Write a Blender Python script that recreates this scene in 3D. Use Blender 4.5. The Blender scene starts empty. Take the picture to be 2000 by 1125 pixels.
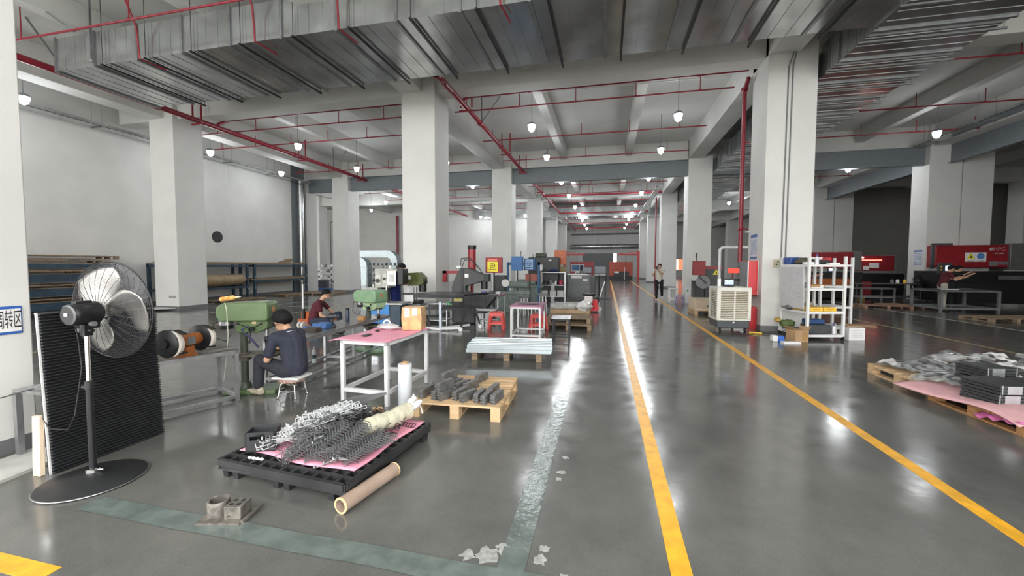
import bpy, bmesh, math, random
from mathutils import Vector, Matrix, Euler
R=math.radians; PI=math.pi; rnd=random.Random(7)
S=bpy.context.scene; C=S.collection
# ---------------- camera
cam=bpy.data.cameras.new('camera'); cam.sensor_width=36; cam.lens=787.2/2000*36; cam.shift_y=-0.00375; cam.clip_end=300; cam.clip_start=.02
co=bpy.data.objects.new('camera',cam); C.objects.link(co); S.camera=co
def _cam():
    yaw,pitch,roll=-.23044,-.04712,.00228
    c,s=math.cos(yaw),math.sin(yaw)
    F=Vector((s*math.cos(pitch),c*math.cos(pitch),math.sin(pitch))); r=Vector((c,-s,0)); u=r.cross(F)
    r2=r*math.cos(roll)+u*math.sin(roll); u2=-r*math.sin(roll)+u*math.cos(roll)
    m=Matrix((r2,u2,-F)).transposed().to_4x4(); m.translation=Vector((0,0,1.6)); co.matrix_world=m
_cam()
# ---------------- world: overcast daylight that comes in through the open front of the hall
W=bpy.data.worlds.new('overcast_sky'); S.world=W; W.use_nodes=True
bg=W.node_tree.nodes['Background']; bg.inputs[0].default_value=(1.0,.985,.955,1); bg.inputs[1].default_value=4.2
S.view_settings.view_transform='Standard'; S.view_settings.look='None'; S.view_settings.gamma=1; S.view_settings.exposure=0.40
S.cycles.use_denoising=True; S.cycles.max_bounces=8; S.cycles.diffuse_bounces=5; S.cycles.glossy_bounces=4; S.cycles.transparent_max_bounces=16
S.cycles.caustics_reflective=False; S.cycles.caustics_refractive=False; S.cycles.sample_clamp_indirect=4
LAMP_W=36
# ---------------- helpers
class B:
    def __init__(s): s.v=[]; s.f=[]
    def add(s,v,f):
        n=len(s.v); s.v+= [tuple(p) for p in v]; s.f+=[tuple(i+n for i in q) for q in f]; return s
    def box(s,x0,x1,y0,y1,z0,z1):
        return s.add([(x0,y0,z0),(x1,y0,z0),(x1,y1,z0),(x0,y1,z0),(x0,y0,z1),(x1,y0,z1),(x1,y1,z1),(x0,y1,z1)],
            [(0,3,2,1),(4,5,6,7),(0,1,5,4),(1,2,6,5),(2,3,7,6),(3,0,4,7)])
    def cb(s,c,d,rot=(0,0,0)):
        m=Euler(rot).to_matrix(); c=Vector(c); h=[k/2 for k in d]
        v=[c+m@Vector((sx*h[0],sy*h[1],sz*h[2])) for sz in(-1,1) for sx,sy in((-1,-1),(1,-1),(1,1),(-1,1))]
        return s.add(v,[(0,3,2,1),(4,5,6,7),(0,1,5,4),(1,2,6,5),(2,3,7,6),(3,0,4,7)])
    def bar(s,p,q,w,h=None,up=(0,0,1)):
        p=Vector(p);q=Vector(q); d=(q-p).normalized(); u=Vector(up)
        if abs(d.dot(u))>.99: u=Vector((0,1,0))
        a=d.cross(u).normalized(); b=a.cross(d); h=h or w
        v=[e+a*(sx*w/2)+b*(sy*h/2) for e in(p,q) for sx,sy in((-1,-1),(1,-1),(1,1),(-1,1))]
        return s.add(v,[(0,3,2,1),(4,5,6,7),(0,1,5,4),(1,2,6,5),(2,3,7,6),(3,0,4,7)])
    def tube(s,pts,r,n=8,cap=True):
        pts=[Vector(p) for p in pts]; rs=r if isinstance(r,(list,tuple)) else [r]*len(pts)
        d0=(pts[1]-pts[0]).normalized(); a=d0.orthogonal().normalized(); V=[];F=[]
        for i,p in enumerate(pts):
            if i==0: d=d0
            elif i==len(pts)-1: d=(p-pts[i-1]).normalized()
            else: d=((p-pts[i-1]).normalized()+(pts[i+1]-p).normalized()).normalized()
            a=(a-d*a.dot(d)).normalized(); b=d.cross(a)
            V+=[p+(a*math.cos(2*PI*k/n)+b*math.sin(2*PI*k/n))*rs[i] for k in range(n)]
        for i in range(len(pts)-1):
            for k in range(n):
                k2=(k+1)%n; F.append((i*n+k,i*n+k2,(i+1)*n+k2,(i+1)*n+k))
        if cap: F.append(tuple(range(n-1,-1,-1))); F.append(tuple((len(pts)-1)*n+k for k in range(n)))
        return s.add(V,F)
    def cyl(s,p,q,r,r2=None,n=16): return s.tube([p,q],[r,r if r2 is None else r2],n)
    def lathe(s,prof,o=(0,0,0),ax=(0,0,1),n=24,cap=True):
        ax=Vector(ax).normalized(); a=ax.orthogonal().normalized(); b=ax.cross(a); o=Vector(o); V=[];F=[]
        for r,z in prof: V+=[o+ax*z+(a*math.cos(2*PI*k/n)+b*math.sin(2*PI*k/n))*r for k in range(n)]
        for i in range(len(prof)-1):
            for k in range(n):
                k2=(k+1)%n; F.append((i*n+k,i*n+k2,(i+1)*n+k2,(i+1)*n+k))
        if cap:
            if prof[0][0]>1e-5: F.append(tuple(range(n-1,-1,-1)))
            if prof[-1][0]>1e-5: F.append(tuple((len(prof)-1)*n+k for k in range(n)))
        return s.add(V,F)
    def prism(s,poly,a,b,axis='y'):
        n=len(poly); f={'x':lambda u,v,w:(w,u,v),'y':lambda u,v,w:(u,w,v),'z':lambda u,v,w:(u,v,w)}[axis]
        V=[f(u,v,a) for u,v in poly]+[f(u,v,b) for u,v in poly]
        return s.add(V,[tuple(range(n)),tuple(range(2*n-1,n-1,-1))]+[(i,i+n,(i+1)%n+n,(i+1)%n) for i in range(n)])
    def ball(s,c,r,n=12,m=8,sc=(1,1,1)):
        V=[];F=[];c=Vector(c)
        for i in range(m+1):
            t=PI*i/m
            for k in range(n): V.append(c+Vector((r*sc[0]*math.sin(t)*math.cos(2*PI*k/n),r*sc[1]*math.sin(t)*math.sin(2*PI*k/n),r*sc[2]*math.cos(t))))
        for i in range(m):
            for k in range(n):
                k2=(k+1)%n; F.append((i*n+k,(i+1)*n+k,(i+1)*n+k2,i*n+k2))
        return s.add(V,F)
    def surf(s,fn,nu,nv):
        V=[fn(i/nu,j/nv) for i in range(nu+1) for j in range(nv+1)]; F=[]
        for i in range(nu):
            for j in range(nv):
                a=i*(nv+1)+j; F.append((a,a+1,a+nv+2,a+nv+1))
        return s.add(V,F)
    def obj(s,name,m,par=None,bev=0,smooth=None,solid=0,sub=0,**kw):
        me=bpy.data.meshes.new(name); me.from_pydata(s.v,[],s.f); 
        bm=bmesh.new(); bm.from_mesh(me); bmesh.ops.remove_doubles(bm,verts=bm.verts,dist=1e-5); bmesh.ops.recalc_face_normals(bm,faces=bm.faces); bm.to_mesh(me); bm.free()
        me.update(); me.validate()
        if smooth is None: smooth=True
        if smooth: me.shade_smooth(); me.set_sharp_from_angle(angle=R(38))
        o=bpy.data.objects.new(name,me); C.objects.link(o); me.materials.append(m)
        if par is not None: o.parent=par
        if solid: md=o.modifiers.new('s','SOLIDIFY'); md.thickness=solid; md.offset=0
        if bev: md=o.modifiers.new('b','BEVEL'); md.width=bev; md.segments=2; md.limit_method='ANGLE'; md.angle_limit=R(40); md.harden_normals=False
        if sub: md=o.modifiers.new('u','SUBSURF'); md.levels=sub; md.render_levels=sub
        for k,x in kw.items(): o[k]=x
        return o
def tag(o,label=None,cat=None,group=None,kind=None):
    if label: o['label']=label
    if cat: o['category']=cat
    if group: o['group']=group
    if kind: o['kind']=kind
    return o
def thing(name,label,cat,loc=(0,0,0),rz=0,group=None,rot=None):
    o=bpy.data.objects.new(name,None); o.empty_display_size=.1; C.objects.link(o); o.location=loc; o.rotation_euler=rot or (0,0,rz)
    return tag(o,label,cat,group)
def dup(o,loc=None,rz=None,label=None,par=None,group=None,rot=None,scale=None):
    c=o.copy(); C.objects.link(c); c.parent=par
    if loc is not None: c.location=loc
    if rz is not None: c.rotation_euler=(0,0,rz)
    if rot is not None: c.rotation_euler=rot
    if scale is not None: c.scale=(scale,)*3 if not isinstance(scale,tuple) else scale
    if label: c['label']=label
    if group: c['group']=group
    for ch in list(o.children): dup(ch,par=c)
    return c
_M={}
def M(name,col,rough=.5,metal=0,var=.10,scale=6,bump=0,bscale=60,emit=0,alpha=1,spec=.5,col2=None,stretch=None,trans=0,coat=0,lo=.38,hi=.62):
    if name in _M: return _M[name]
    m=bpy.data.materials.new(name); m.use_nodes=True; nt=m.node_tree; bs=nt.nodes['Principled BSDF']; L=nt.links
    bs.inputs['Roughness'].default_value=rough; bs.inputs['Metallic'].default_value=metal; bs.inputs['Specular IOR Level'].default_value=spec
    if coat: bs.inputs['Coat Weight'].default_value=coat; bs.inputs['Coat Roughness'].default_value=.1
    tc=nt.nodes.new('ShaderNodeTexCoord'); mp=nt.nodes.new('ShaderNodeMapping'); L.new(tc.outputs['Object'],mp.inputs[0])
    if stretch: mp.inputs['Scale'].default_value=stretch
    nz=nt.nodes.new('ShaderNodeTexNoise'); nz.inputs['Scale'].default_value=scale; nz.inputs['Detail'].default_value=4; L.new(mp.outputs[0],nz.inputs[0])
    cr=nt.nodes.new('ShaderNodeValToRGB'); L.new(nz.outputs[0],cr.inputs[0])
    c1=col2 or tuple(x*(1-var) for x in col); c2=tuple(min(1,x*(1+var)) for x in col) if not col2 else col
    cr.color_ramp.elements[0].position=lo; cr.color_ramp.elements[1].position=hi
    cr.color_ramp.elements[0].color=(*c1,1); cr.color_ramp.elements[1].color=(*c2,1)
    L.new(cr.outputs[0],bs.inputs['Base Color'])
    if bump:
        n2=nt.nodes.new('ShaderNodeTexNoise'); n2.inputs['Scale'].default_value=bscale; n2.inputs['Detail'].default_value=3; L.new(mp.outputs[0],n2.inputs[0])
        bp=nt.nodes.new('ShaderNodeBump'); bp.inputs['Strength'].default_value=bump; bp.inputs['Distance'].default_value=.01; L.new(n2.outputs[0],bp.inputs['Height']); L.new(bp.outputs[0],bs.inputs['Normal'])
    if emit: bs.inputs['Emission Color'].default_value=(*col,1); bs.inputs['Emission Strength'].default_value=emit
    if alpha<1: bs.inputs['Alpha'].default_value=alpha
    if trans: bs.inputs['Transmission Weight'].default_value=trans
    _M[name]=m; return m
def dk(c,k): return tuple(x*k for x in c)
white_paint=M('white_wall_paint',(.70,.70,.68),.75,var=.03,scale=1.2,bump=.12,bscale=40)
ceil_paint=M('ceiling_paint',(.66,.66,.64),.85,var=.05,scale=.8,bump=.15,bscale=20)
steel_grey=M('grey_steel_paint',(.19,.215,.235),.45,var=.05)
red_paint=M('red_pipe_paint',(.25,.018,.032),.35,var=.1)
galv=M('galvanised_sheet',(.44,.455,.455),.19,.75,var=.16,scale=1.6,bump=.015,bscale=2)
galv_d=M('galvanised_rail',(.30,.31,.32),.4,.85,var=.1)
chrome=M('chrome',(.8,.8,.8),.12,1,var=.03)
steel=M('bare_steel',(.42,.43,.44),.38,.8,var=.15)
alu=M('white_painted_tube',(.72,.73,.74),.4,.1,var=.06)
black=M('black_plastic',(.018,.019,.021),.45,var=.2)
blackm=M('black_metal',(.022,.023,.026),.35,.3,var=.15)
dgrey=M('dark_grey_paint',(.055,.06,.066),.42,var=.12)
mgrey=M('mid_grey_paint',(.17,.18,.185),.5,var=.1)
wood=M('pale_pallet_wood',(.60,.42,.24),.75,var=.15,scale=5,stretch=(1,6,6),bump=.2)
wood2=M('old_pallet_wood',(.26,.19,.125),.8,var=.2,scale=5,stretch=(1,6,6),bump=.25)
plank=M('plank_wood',(.75,.62,.46),.7,var=.1,scale=6,stretch=(8,8,1))
pink=M('pink_foam',(.80,.33,.44),.6,var=.06,bump=.2,bscale=90)
card=M('brown_cardboard',(.48,.31,.17),.7,var=.1,scale=5)
white=M('white_plastic',(.80,.80,.80),.4,var=.03)
paper=M('white_paper',(.82,.82,.82),.7,var=.02)
rubber=M('black_rubber',(.02,.02,.02),.8,var=.2)
green=M('machine_green',(.10,.155,.065),.38,var=.12)
lgreen=M('pale_machine_green',(.33,.45,.28),.4,var=.1)
blue=M('machine_blue',(.035,.17,.52),.4,var=.08)
dblue=M('dark_blue_steel',(.028,.055,.085),.45,var=.2)
red=M('bright_red',(.62,.03,.04),.35,var=.06)
dred=M('deep_red',(.28,.014,.022),.4,var=.1)
redpl=M('coral_plastic',(.72,.12,.11),.4,var=.06)
orange=M('orange_enamel',(.55,.13,.045),.4,var=.06)
yellow=M('yellow_plastic',(.80,.52,.03),.4,var=.06)
skin=M('skin',(.56,.33,.22),.55,var=.05)
hair=M('black_hair',(.006,.006,.007),.65,var=.4,scale=90,bump=.5,bscale=160,spec=.25)
navy=M('navy_cloth',(.03,.034,.055),.9,var=.12,scale=20,bump=.2,bscale=200)
def text(s,name,m,par,loc,rot,size,ext=.0006,al='CENTER',sx=1):
    cu=bpy.data.curves.new(name,'FONT'); cu.body=s; cu.size=size; cu.align_x=al; cu.align_y='CENTER'; cu.extrude=ext; cu.resolution_u=3
    t=bpy.data.objects.new(name,cu); C.objects.link(t); dg=bpy.context.evaluated_depsgraph_get()
    me=bpy.data.meshes.new_from_object(t.evaluated_get(dg)); bpy.data.objects.remove(t); me.materials.clear(); me.materials.append(m)
    o=bpy.data.objects.new(name,me); C.objects.link(o); o.parent=par; o.location=loc; o.rotation_euler=rot; o.scale=(sx,1,1); return o
# ---------------- setting
def struct(b,name,m,**k): o=b.obj(name,m,**k); o['kind']='structure'; return o
def floor_mat():
    m=bpy.data.materials.new('polished_concrete'); m.use_nodes=True; nt=m.node_tree; bs=nt.nodes['Principled BSDF']; L=nt.links
    tc=nt.nodes.new('ShaderNodeTexCoord')
    def nz(sc,det=5,rough=.6):
        n=nt.nodes.new('ShaderNodeTexNoise'); n.inputs['Scale'].default_value=sc; n.inputs['Detail'].default_value=det; n.inputs['Roughness'].default_value=rough; L.new(tc.outputs['Object'],n.inputs[0]); return n
    def ramp(n,a,b,ca,cb):
        r=nt.nodes.new('ShaderNodeValToRGB'); L.new(n.outputs[0],r.inputs[0]); r.color_ramp.elements[0].position=a; r.color_ramp.elements[1].position=b; r.color_ramp.elements[0].color=ca; r.color_ramp.elements[1].color=cb; return r
    a=ramp(nz(.9,8,.7),.32,.68,(.100,.104,.102,1),(.158,.159,.153,1)); b=ramp(nz(230,2),.3,.75,(.70,.70,.70,1),(1.35,1.33,1.28,1))
    mx=nt.nodes.new('ShaderNodeMix'); mx.data_type='RGBA'; mx.blend_type='MULTIPLY'; mx.inputs[0].default_value=1; L.new(a.outputs[0],mx.inputs[6]); L.new(b.outputs[0],mx.inputs[7])
    L.new(mx.outputs[2],bs.inputs['Base Color'])
    r=ramp(nz(3.5),.35,.7,(.10,)*3+(1,),(.22,)*3+(1,)); L.new(r.outputs[0],bs.inputs['Roughness'])
    bs.inputs['Specular IOR Level'].default_value=.55
    bp=nt.nodes.new('ShaderNodeBump'); bp.inputs['Strength'].default_value=.035; bp.inputs['Distance'].default_value=.01; L.new(nz(14,3).outputs[0],bp.inputs['Height']); L.new(bp.outputs[0],bs.inputs['Normal'])
    return m
struct(B().box(-46,40,-3.6,62,-.2,0),'floor',floor_mat())
struct(B().box(-60,60,-40,-3.6,-.2,-.005),'bounce_ground_outside',M('pale_bounce_concrete',(.60,.60,.575),.9,var=.05,scale=.6))  # unseen pale ground, added to bounce daylight up onto ceiling and beams
struct(B().box(-46,40,-3.2,62,7.5,7.8),'ceiling',ceil_paint)
CX=[-15.57,-5.93,3.70]; RY=[1.4+9.6*k for k in range(6)]
skirt=M('grey_skirting_paint',(.16,.165,.17),.5,var=.04)
def pillar(x,y,w=1.05,d=1.05,m=white_paint):
    struct(B().box(x,x+w,y,y+d,0,7.5),'pillar',m,bev=.012)
    struct(B().box(x-.008,x+w+.008,y-.008,y+d+.008,0,.13),'baseboard_pillar',skirt)
for k,y in enumerate(RY):
    for x in CX: pillar(x,y)
    for x in (13.09,14.26): pillar(x,y,1.13 if x<14 else 1.02,1.0)
    if k>0: pillar(23.9,y,1.1,1.05); pillar(33.5,y,1.1,1.05)
    if k>2: pillar(-25.2,y)
    struct(B().box(-24.2 if k>1 else -17.2,40,y+.17,y+.72,6.63,7.5),'beam_transverse',ceil_paint,bev=.01)
    for x in CX+[13.2]: struct(B().box(x,x+.66,y+.72,y+9.77,6.62,7.5),'beam_girder',ceil_paint,bev=.01)
    for x in CX+[13.3]:
        for dx in (3.75,6.9): struct(B().box(x+dx-.15,x+dx+.15,y+.72,y+9.77,6.95,7.5),'beam_joist',ceil_paint,bev=.01)
    struct(B().box(-21.9,-21.6,y+.72,y+9.77,6.95,7.5),'beam_joist',ceil_paint) if k>1 else 0
for i in range(len(CX)-1): # expansion joint row: deep grey steel beams bolted under the white ones
    g=B(); x0=CX[i]+1.05; x1=CX[i+1]; g.box(x0,x1,20.85,20.87,5.87,6.63).box(x0,x1,20.74,20.98,5.86,5.885).box(x0,x1,20.74,20.98,6.605,6.63); struct(g,'beam_steel',steel_grey)
g=B().box(4.75,13.09,20.85,20.87,5.87,6.63).box(4.75,13.09,20.74,20.98,5.86,5.885); struct(g,'beam_steel',steel_grey)
g=B().box(-17.4,-15.57,20.85,20.87,5.87,6.63).box(-17.4,-15.57,20.74,20.98,5.86,5.885); struct(g,'beam_steel',steel_grey)
for y0,y1 in ((-3,1.4),(2.4,11),(12,20.6),(21.6,30.2),(31.2,39.8)):
    g=B().box(13.8,13.82,y0,y1,5.87,6.63).box(13.69,13.93,y0,y1,5.86,5.885); struct(g,'beam_steel',steel_grey)
# walls
struct(B().box(-17.6,-17.4,-3.2,19.5,0,7.5),'wall_left',white_paint)
struct(B().box(-17.42,-17.392,-3.2,19.5,0,.14),'baseboard_left',skirt)
struct(B().box(-18.4,-17.35,20.6,21.5,0,7.5),'pillar',white_paint,bev=.012)
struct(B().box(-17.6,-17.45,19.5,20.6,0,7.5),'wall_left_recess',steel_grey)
struct(B().box(-33,-32.8,29,38,0,7.5),'wall_left_rear',white_paint)
# far left wall with a bright window band
wl=B().box(-33,-17.6,21.3,21.5,0,7.5); 
struct(B().box(-46,40,58.9,59.1,3.3,7.5).box(-46,-3.35,58.9,59.1,0,3.3).box(1.35,6.2,58.9,59.1,0,3.3).box(.9,1.35,58.9,59.1,0,1.7).box(6.2,9,58.9,59.1,0,1.0).box(6.2,9,58.9,59.1,2.6,3.3).box(9,40,58.9,59.1,0,3.3),'wall_far',white_paint)
struct(B().box(-3.35,.9,58.95,59.05,0,3.3),'door_1',M('roller_shutter',(.20,.205,.21),.5,var=.05,scale=2,stretch=(.1,.1,20)))
struct(B().box(-33,-6,47,47.2,0,7.5),'wall_rear_left',white_paint)
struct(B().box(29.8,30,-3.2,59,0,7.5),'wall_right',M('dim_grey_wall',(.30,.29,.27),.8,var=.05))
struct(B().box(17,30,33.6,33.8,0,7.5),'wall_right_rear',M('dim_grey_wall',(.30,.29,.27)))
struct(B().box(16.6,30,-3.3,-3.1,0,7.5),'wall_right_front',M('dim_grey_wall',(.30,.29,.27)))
# floor paint and tape
ypaint=M('yellow_line_paint',(.80,.40,.02),.35,var=.14,scale=9)
ypale=M('faded_yellow_line_paint',(.36,.27,.13),.35,var=.12,scale=9)
wpale=M('faded_white_line_paint',(.42,.40,.36),.35,var=.12,scale=9)
struct(B().box(.345,.455,-2,48,0,.002),'floor_line_yellow',ypaint)
struct(B().box(2.34,2.45,-2,48,0,.002),'floor_line_yellow',ypaint)
struct(B().box(-12,-2.78,1.36,1.46,0,.002),'floor_line_yellow',ypaint)
def strip(p,q,w,m,name):
    p=Vector(p);q=Vector(q);d=(q-p).normalized();n=Vector((-d.y,d.x))*w/2
    return struct(B().prism([tuple(p+n),tuple(q+n),tuple(q-n),tuple(p-n)],0,.0025,'z'),name,m)
strip((7.45,6),(7.2,15),.09,ypale,'floor_line_faded'); strip((10.2,8),(9.8,21),.09,wpale,'floor_line_faded')
strip((-10.1,5),(-10.1,20),.08,ypale,'floor_line_faded'); strip((-12.75,5),(-12.75,20),.08,wpale,'floor_line_faded'); strip((-8.6,13),(-16,13.2),.08,wpale,'floor_line_faded')
tape=M('grey_green_floor_tape',(.135,.165,.155),.16,var=.16,scale=7,bump=.35,bscale=16,spec=.8)
o=struct(B().surf(lambda u,v:(-.545+.15*v+.003*math.sin(u*37)*(.5-v)-.07*u+.0*v,1.88+u*6.8,.003+.0006*math.sin(u*90)),60,2),'floor_tape_strip',tape)
o=struct(B().surf(lambda u,v:(-3.35+u*3.1,1.835+.15*v+.004*math.sin(u*21)-.0*u,.0045+.0006*math.sin(u*70)),60,2),'floor_tape_strip',tape)
scuff=M('pale_floor_scuff',(.33,.34,.33),.3,var=.2,scale=30)
def blot(cx,cy,r,n=13,asp=1):
    b=B(); p=[]
    for k in range(n):
        a=2*PI*k/n; q=r*rnd.uniform(.45,1.1); p.append((cx+q*math.cos(a),cy+q*asp*math.sin(a)))
    b.prism(p,0,.0028,'z'); return b
for cx,cy,r in ((-.62,2.06,.10),(-.72,2.04,.05),(-.55,2.13,.06),(-.33,2.10,.045),(-.32,2.19,.035),(-.20,1.99,.04),(-.33,2.95,.03),(-.32,3.05,.035),(-.31,3.3,.03),(-.58,3.0,.03)):
    struct(blot(cx,cy,r),'floor_scuff',scuff)
# ---------------- overhead: ducts, pipes, lamps
def duct_x(x0,x1,y0,y1,z0,z1,label,seg=1.16,rails=True):
    t=thing('air_duct',label,'duct',(x0,y0,z0)); L=x1-x0; D=y1-y0; H=z1-z0
    b=B().box(0,L,0,D,0,H)
    n=int(L/seg); 
    b.obj('duct_body',galv,t)
    r=B(); s=L/(n*4)
    for k in range(1,n*4): r.box(k*s-.006,k*s+.006,-.005,D+.005,-.008,H+.004) if k%4 else 0
    r.obj('sheet_seams',galv,t)
    for k in range(n+1):
        x=k*L/n; x=min(max(x,.03),L-.03)
        B().box(x-.028,x+.028,-.03,D+.03,-.035,.0).box(x-.028,x+.028,-.03,0,0,H+.02).box(x-.028,x+.028,D,D+.03,0,H+.02).obj('flange',galv_d,t)
        if rails and k%1==0 and 0<k<n:
            xx=x+.32; B().box(xx-.02,xx+.02,-.10,D+.12,-.075,-.04).cyl((xx,-.07,-.06),(xx,-.07,7.5-z0),.006,n=6).cyl((xx,D+.08,-.06),(xx,D+.08,7.5-z0),.006,n=6).obj('hanger_rail',blackm,t)
    return t
duct_x(-12.45,4.86,6.88,9.05,6.05,6.78,'long galvanised air duct crossing above the near pillar row')
def duct_y(x0,x1,y0,y1,z0,z1,label,seg=1.16):
    t=thing('air_duct',label,'duct',(x0,y0,z0)); W_=x1-x0; L=y1-y0; H=z1-z0
    B().box(0,W_,0,L,0,H).obj('duct_body',galv,t); n=int(L/seg); r=B(); s=L/(n*4)
    for k in range(1,n*4): r.box(-.005,W_+.005,k*s-.006,k*s+.006,-.008,H+.004) if k%4 else 0
    r.obj('sheet_seams',galv,t)
    for k in range(n+1):
        y=k*L/n; y=min(max(y,.03),L-.03)
        B().box(-.03,W_+.03,y-.028,y+.028,-.035,0).box(-.03,0,y-.028,y+.028,0,H+.02).box(W_,W_+.03,y-.028,y+.028,0,H+.02).obj('flange',galv_d,t)
        if 0<k<n:
            yy=y+.32; B().box(-.10,W_+.12,yy-.02,yy+.02,-.075,-.04).cyl((-.07,yy,-.06),(-.07,yy,7.5-z0),.006,n=6).cyl((W_+.08,yy,-.06),(W_+.08,yy,7.5-z0),.006,n=6).obj('hanger_rail',galv_d,t)
    return t
duct_y(4.87,7.0,2.2,37.2,6.05,6.78,'long galvanised air duct running along behind the right pillars')
duct_x(-12.45,4.86,37.3,39.3,6.05,6.9,'distant galvanised duct crossing the hall near the far end',rails=False)
def pipe(name,label,pts,r,collars=(),drops=(),cat='pipe',group=None,m=red_paint):
    b=B(); t=thing(name,label,cat,(0,0,0),group=group); b.tube(pts,r,n=12); b.obj('pipe_run',m,t)
    if collars:
        for p in collars:
            p=Vector(p); d=(Vector(pts[-1])-Vector(pts[-2])).normalized(); B().cyl(p-d*.05,p+d*.05,r*1.22,n=12).obj('collar',m,t)
    if drops:
        c=B()
        for x,y,z,h,rr in drops: c.cyl((x,y,z),(x,y,z+h),rr,n=8).cyl((x,y,z-.02),(x,y,z+.05),rr*1.6,n=8)
        c.obj('riser',m,t,kind='stuff')
    return t
def clampset(t,x,y,z):
    B().box(x-.16,x-.12,y-.02,y+.02,z-.05,z+.75).box(x+.2,x+.24,y-.02,y+.02,z-.05,z+.75).box(x-.18,x+.26,y-.03,y+.03,z-.17,z-.12).obj('pipe_bracket',red_paint,t)
tm=pipe('sprinkler_main','thick red sprinkler main passing beside the central pillar',[(-4.28,9.3,7.45),(-4.28,9.3,6.6),(-4.28,9.4,6.45),(-4.28,37.1,6.45)],.085,[(-4.28,y,6.45) for y in (9.8,13.4,16.2,24,28,33)])
lb_=B().bar((-4.22,10.0,6.36),(-4.22,10.12,6.36),.004,.03).bar((-4.205,10.25,6.39),(-4.205,10.75,6.39),.006,.06); lb_.obj('printed_label',M('pale_pipe_label',(.65,.55,.55),.6),tm)
pipe('sprinkler_main','thin dark continuation of the red main beyond the distant duct',[(-4.28,39.5,6.45),(-4.28,57,6.45)],.07)
for y in (11.9,16.9,20.4,26,31): clampset(tm,-4.28,y,6.45)
tm=pipe('sprinkler_main','thick red sprinkler main passing above the left pillar',[(-13.5,-2,6.45),(-13.5,44,6.45)],.085,[(-13.5,y,6.45) for y in (9.8,12.5,15.4,24,30)])
for y in (11.0,15.8,20.2,26): clampset(tm,-13.5,y,6.45)
for i,(xa,xb,lab) in enumerate(((-4.28,3.55,'red cross main under the beam between central and right pillars'),(-13.3,-6.05,'red cross main under the beam left of the central pillar'))):
    pipe('sprinkler_main',lab,[(xa,11.6,6.48),(xa+.12,11.93,6.74),(xb,11.93,6.74)],.055,[(xa+2,11.93,6.74),(xb-1.2,11.93,6.74)])
NB={}
ORD=['nearest','second','third','fourth','fifth','sixth','seventh','eighth','ninth','tenth','eleventh']
def branch(x0,x1,y,z,lab,st=1.75,short=False):
    k_='bay right of the central pillar' if -6<x0<0 else ('bays at left' if x0<-13.5 else ('bay at far right' if x0>0 else 'strip before the long near duct')); NB[k_]=NB.get(k_,-1)+1; lab='thin red sprinkler branch pipe, '+ORD[NB[k_]]+' one across the '+k_
    dr=[]; x=x0+.4
    while x<x1: dr.append((x,y,z,.42 if short else 7.5-z,.012)); x+=st
    pipe('sprinkler_branch',lab,[(x0,y,z),(x1,y,z)],.022,(),dr,group='thin red sprinkler branches hung across the ceiling')
lab='thin red sprinkler branch pipe hung across the ceiling'
for y in (12.6,15.75,18.9,22.3,25.4,28.4,32,35,41.5,44.5): branch(-4.9 if y>12.8 else -4.88,3.4,y,6.57,lab,short=True)
for y in (12.6,14.3,18.9,22.3,25.4,28.4,32,35): branch(-16.6,-6.0,y,6.57,lab,short=True)
for y in (12.1,15.4,18.2,22.5,26): branch(7.2,13.0,y,6.57,lab,short=True)
branch(-12.9,-6.6,6.35,6.5,lab,short=False,st=3.1)
for x in (-9.75,-6.78,-4.9,-1.8): pipe('sprinkler_drop','red sprinkler drop elbow wrapped around the near duct edge, '+{-9.75:'leftmost of four',-6.78:'second from the left',-4.9:'left of the middle',-1.8:'rightmost of four'}[x],[(x,6.35,7.5),(x,6.72,6.6),(x,6.76,5.98),(x+.05,7.25,5.97)],.02,group='red drop pipes at the duct edge')
for y in (27.5,36.8,46,52):
    pq=pipe('sprinkler_main','red cross main over the aisle, %s of the distant ones'%{27.5:'nearest',36.8:'second',46:'third',52:'farthest'}[y],[(-4.28,y,6.3),(3.4,y,6.3)],.06); [B().cyl((xx,y,6.3),(xx,y,6.62 if y in (0,) else 7.5),.012,n=6).obj('hanger_rod',red_paint,pq) for xx in (-3.5,-1.2,1.4,3.1)]
tv=pipe('fire_riser','thick red vertical riser pipe beside the right pillar',[(3.55,12.2,1.7),(3.55,12.2,6.32),(3.55,11.9,6.5)],.055,[(3.55,12.2,2.6),(3.55,12.2,6.3)])
B().lathe([(.055,0),(.085,.01),(.085,.07),(.03,.1)],(3.55,12.2,6.3)).obj('cap',red_paint,tv); B().box(3.55,3.71,12.17,12.23,2.58,2.62).box(3.55,3.71,12.17,12.23,4.9,4.94).obj('pipe_bracket',red_paint,tv)
pipe('fire_riser','slim dark red riser on the distant right pillar',[(3.5,31.6,0),(3.5,31.6,6.6)],.05)
# braces of galvanised strut at the near left
def strut(p,q,lab):
    t=B(); t.bar(p,q,.035); t.cyl(Vector(p)-Vector((0,0,.02)),Vector(p)+Vector((0,0,.03)),.035,n=8); o=t.obj('strut_brace',galv_d); tag(o,lab,'brace',group='galvanised pipe braces')
for p,q in (((-13.5,7.6,6.55),(-13.6,7.0,7.5)),((-13.5,7.6,6.55),(-13.0,8.0,7.5)),((-11.2,6.8,6.1),(-11.2,6.8,7.5)),((-11.2,6.5,6.6),(-12.4,6.1,7.5)),((-4.28,13.6,6.55),(-4.28,13.6,7.5)),((-4.28,13.6,6.55),(-3.7,13.9,7.5)),((-13.5,18,6.55),(-13.5,18,7.5)),((-13.5,18,6.55),(-12.9,18.4,7.5))): strut(p,q,'short galvanised strut bracing a red main to the ceiling')
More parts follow.
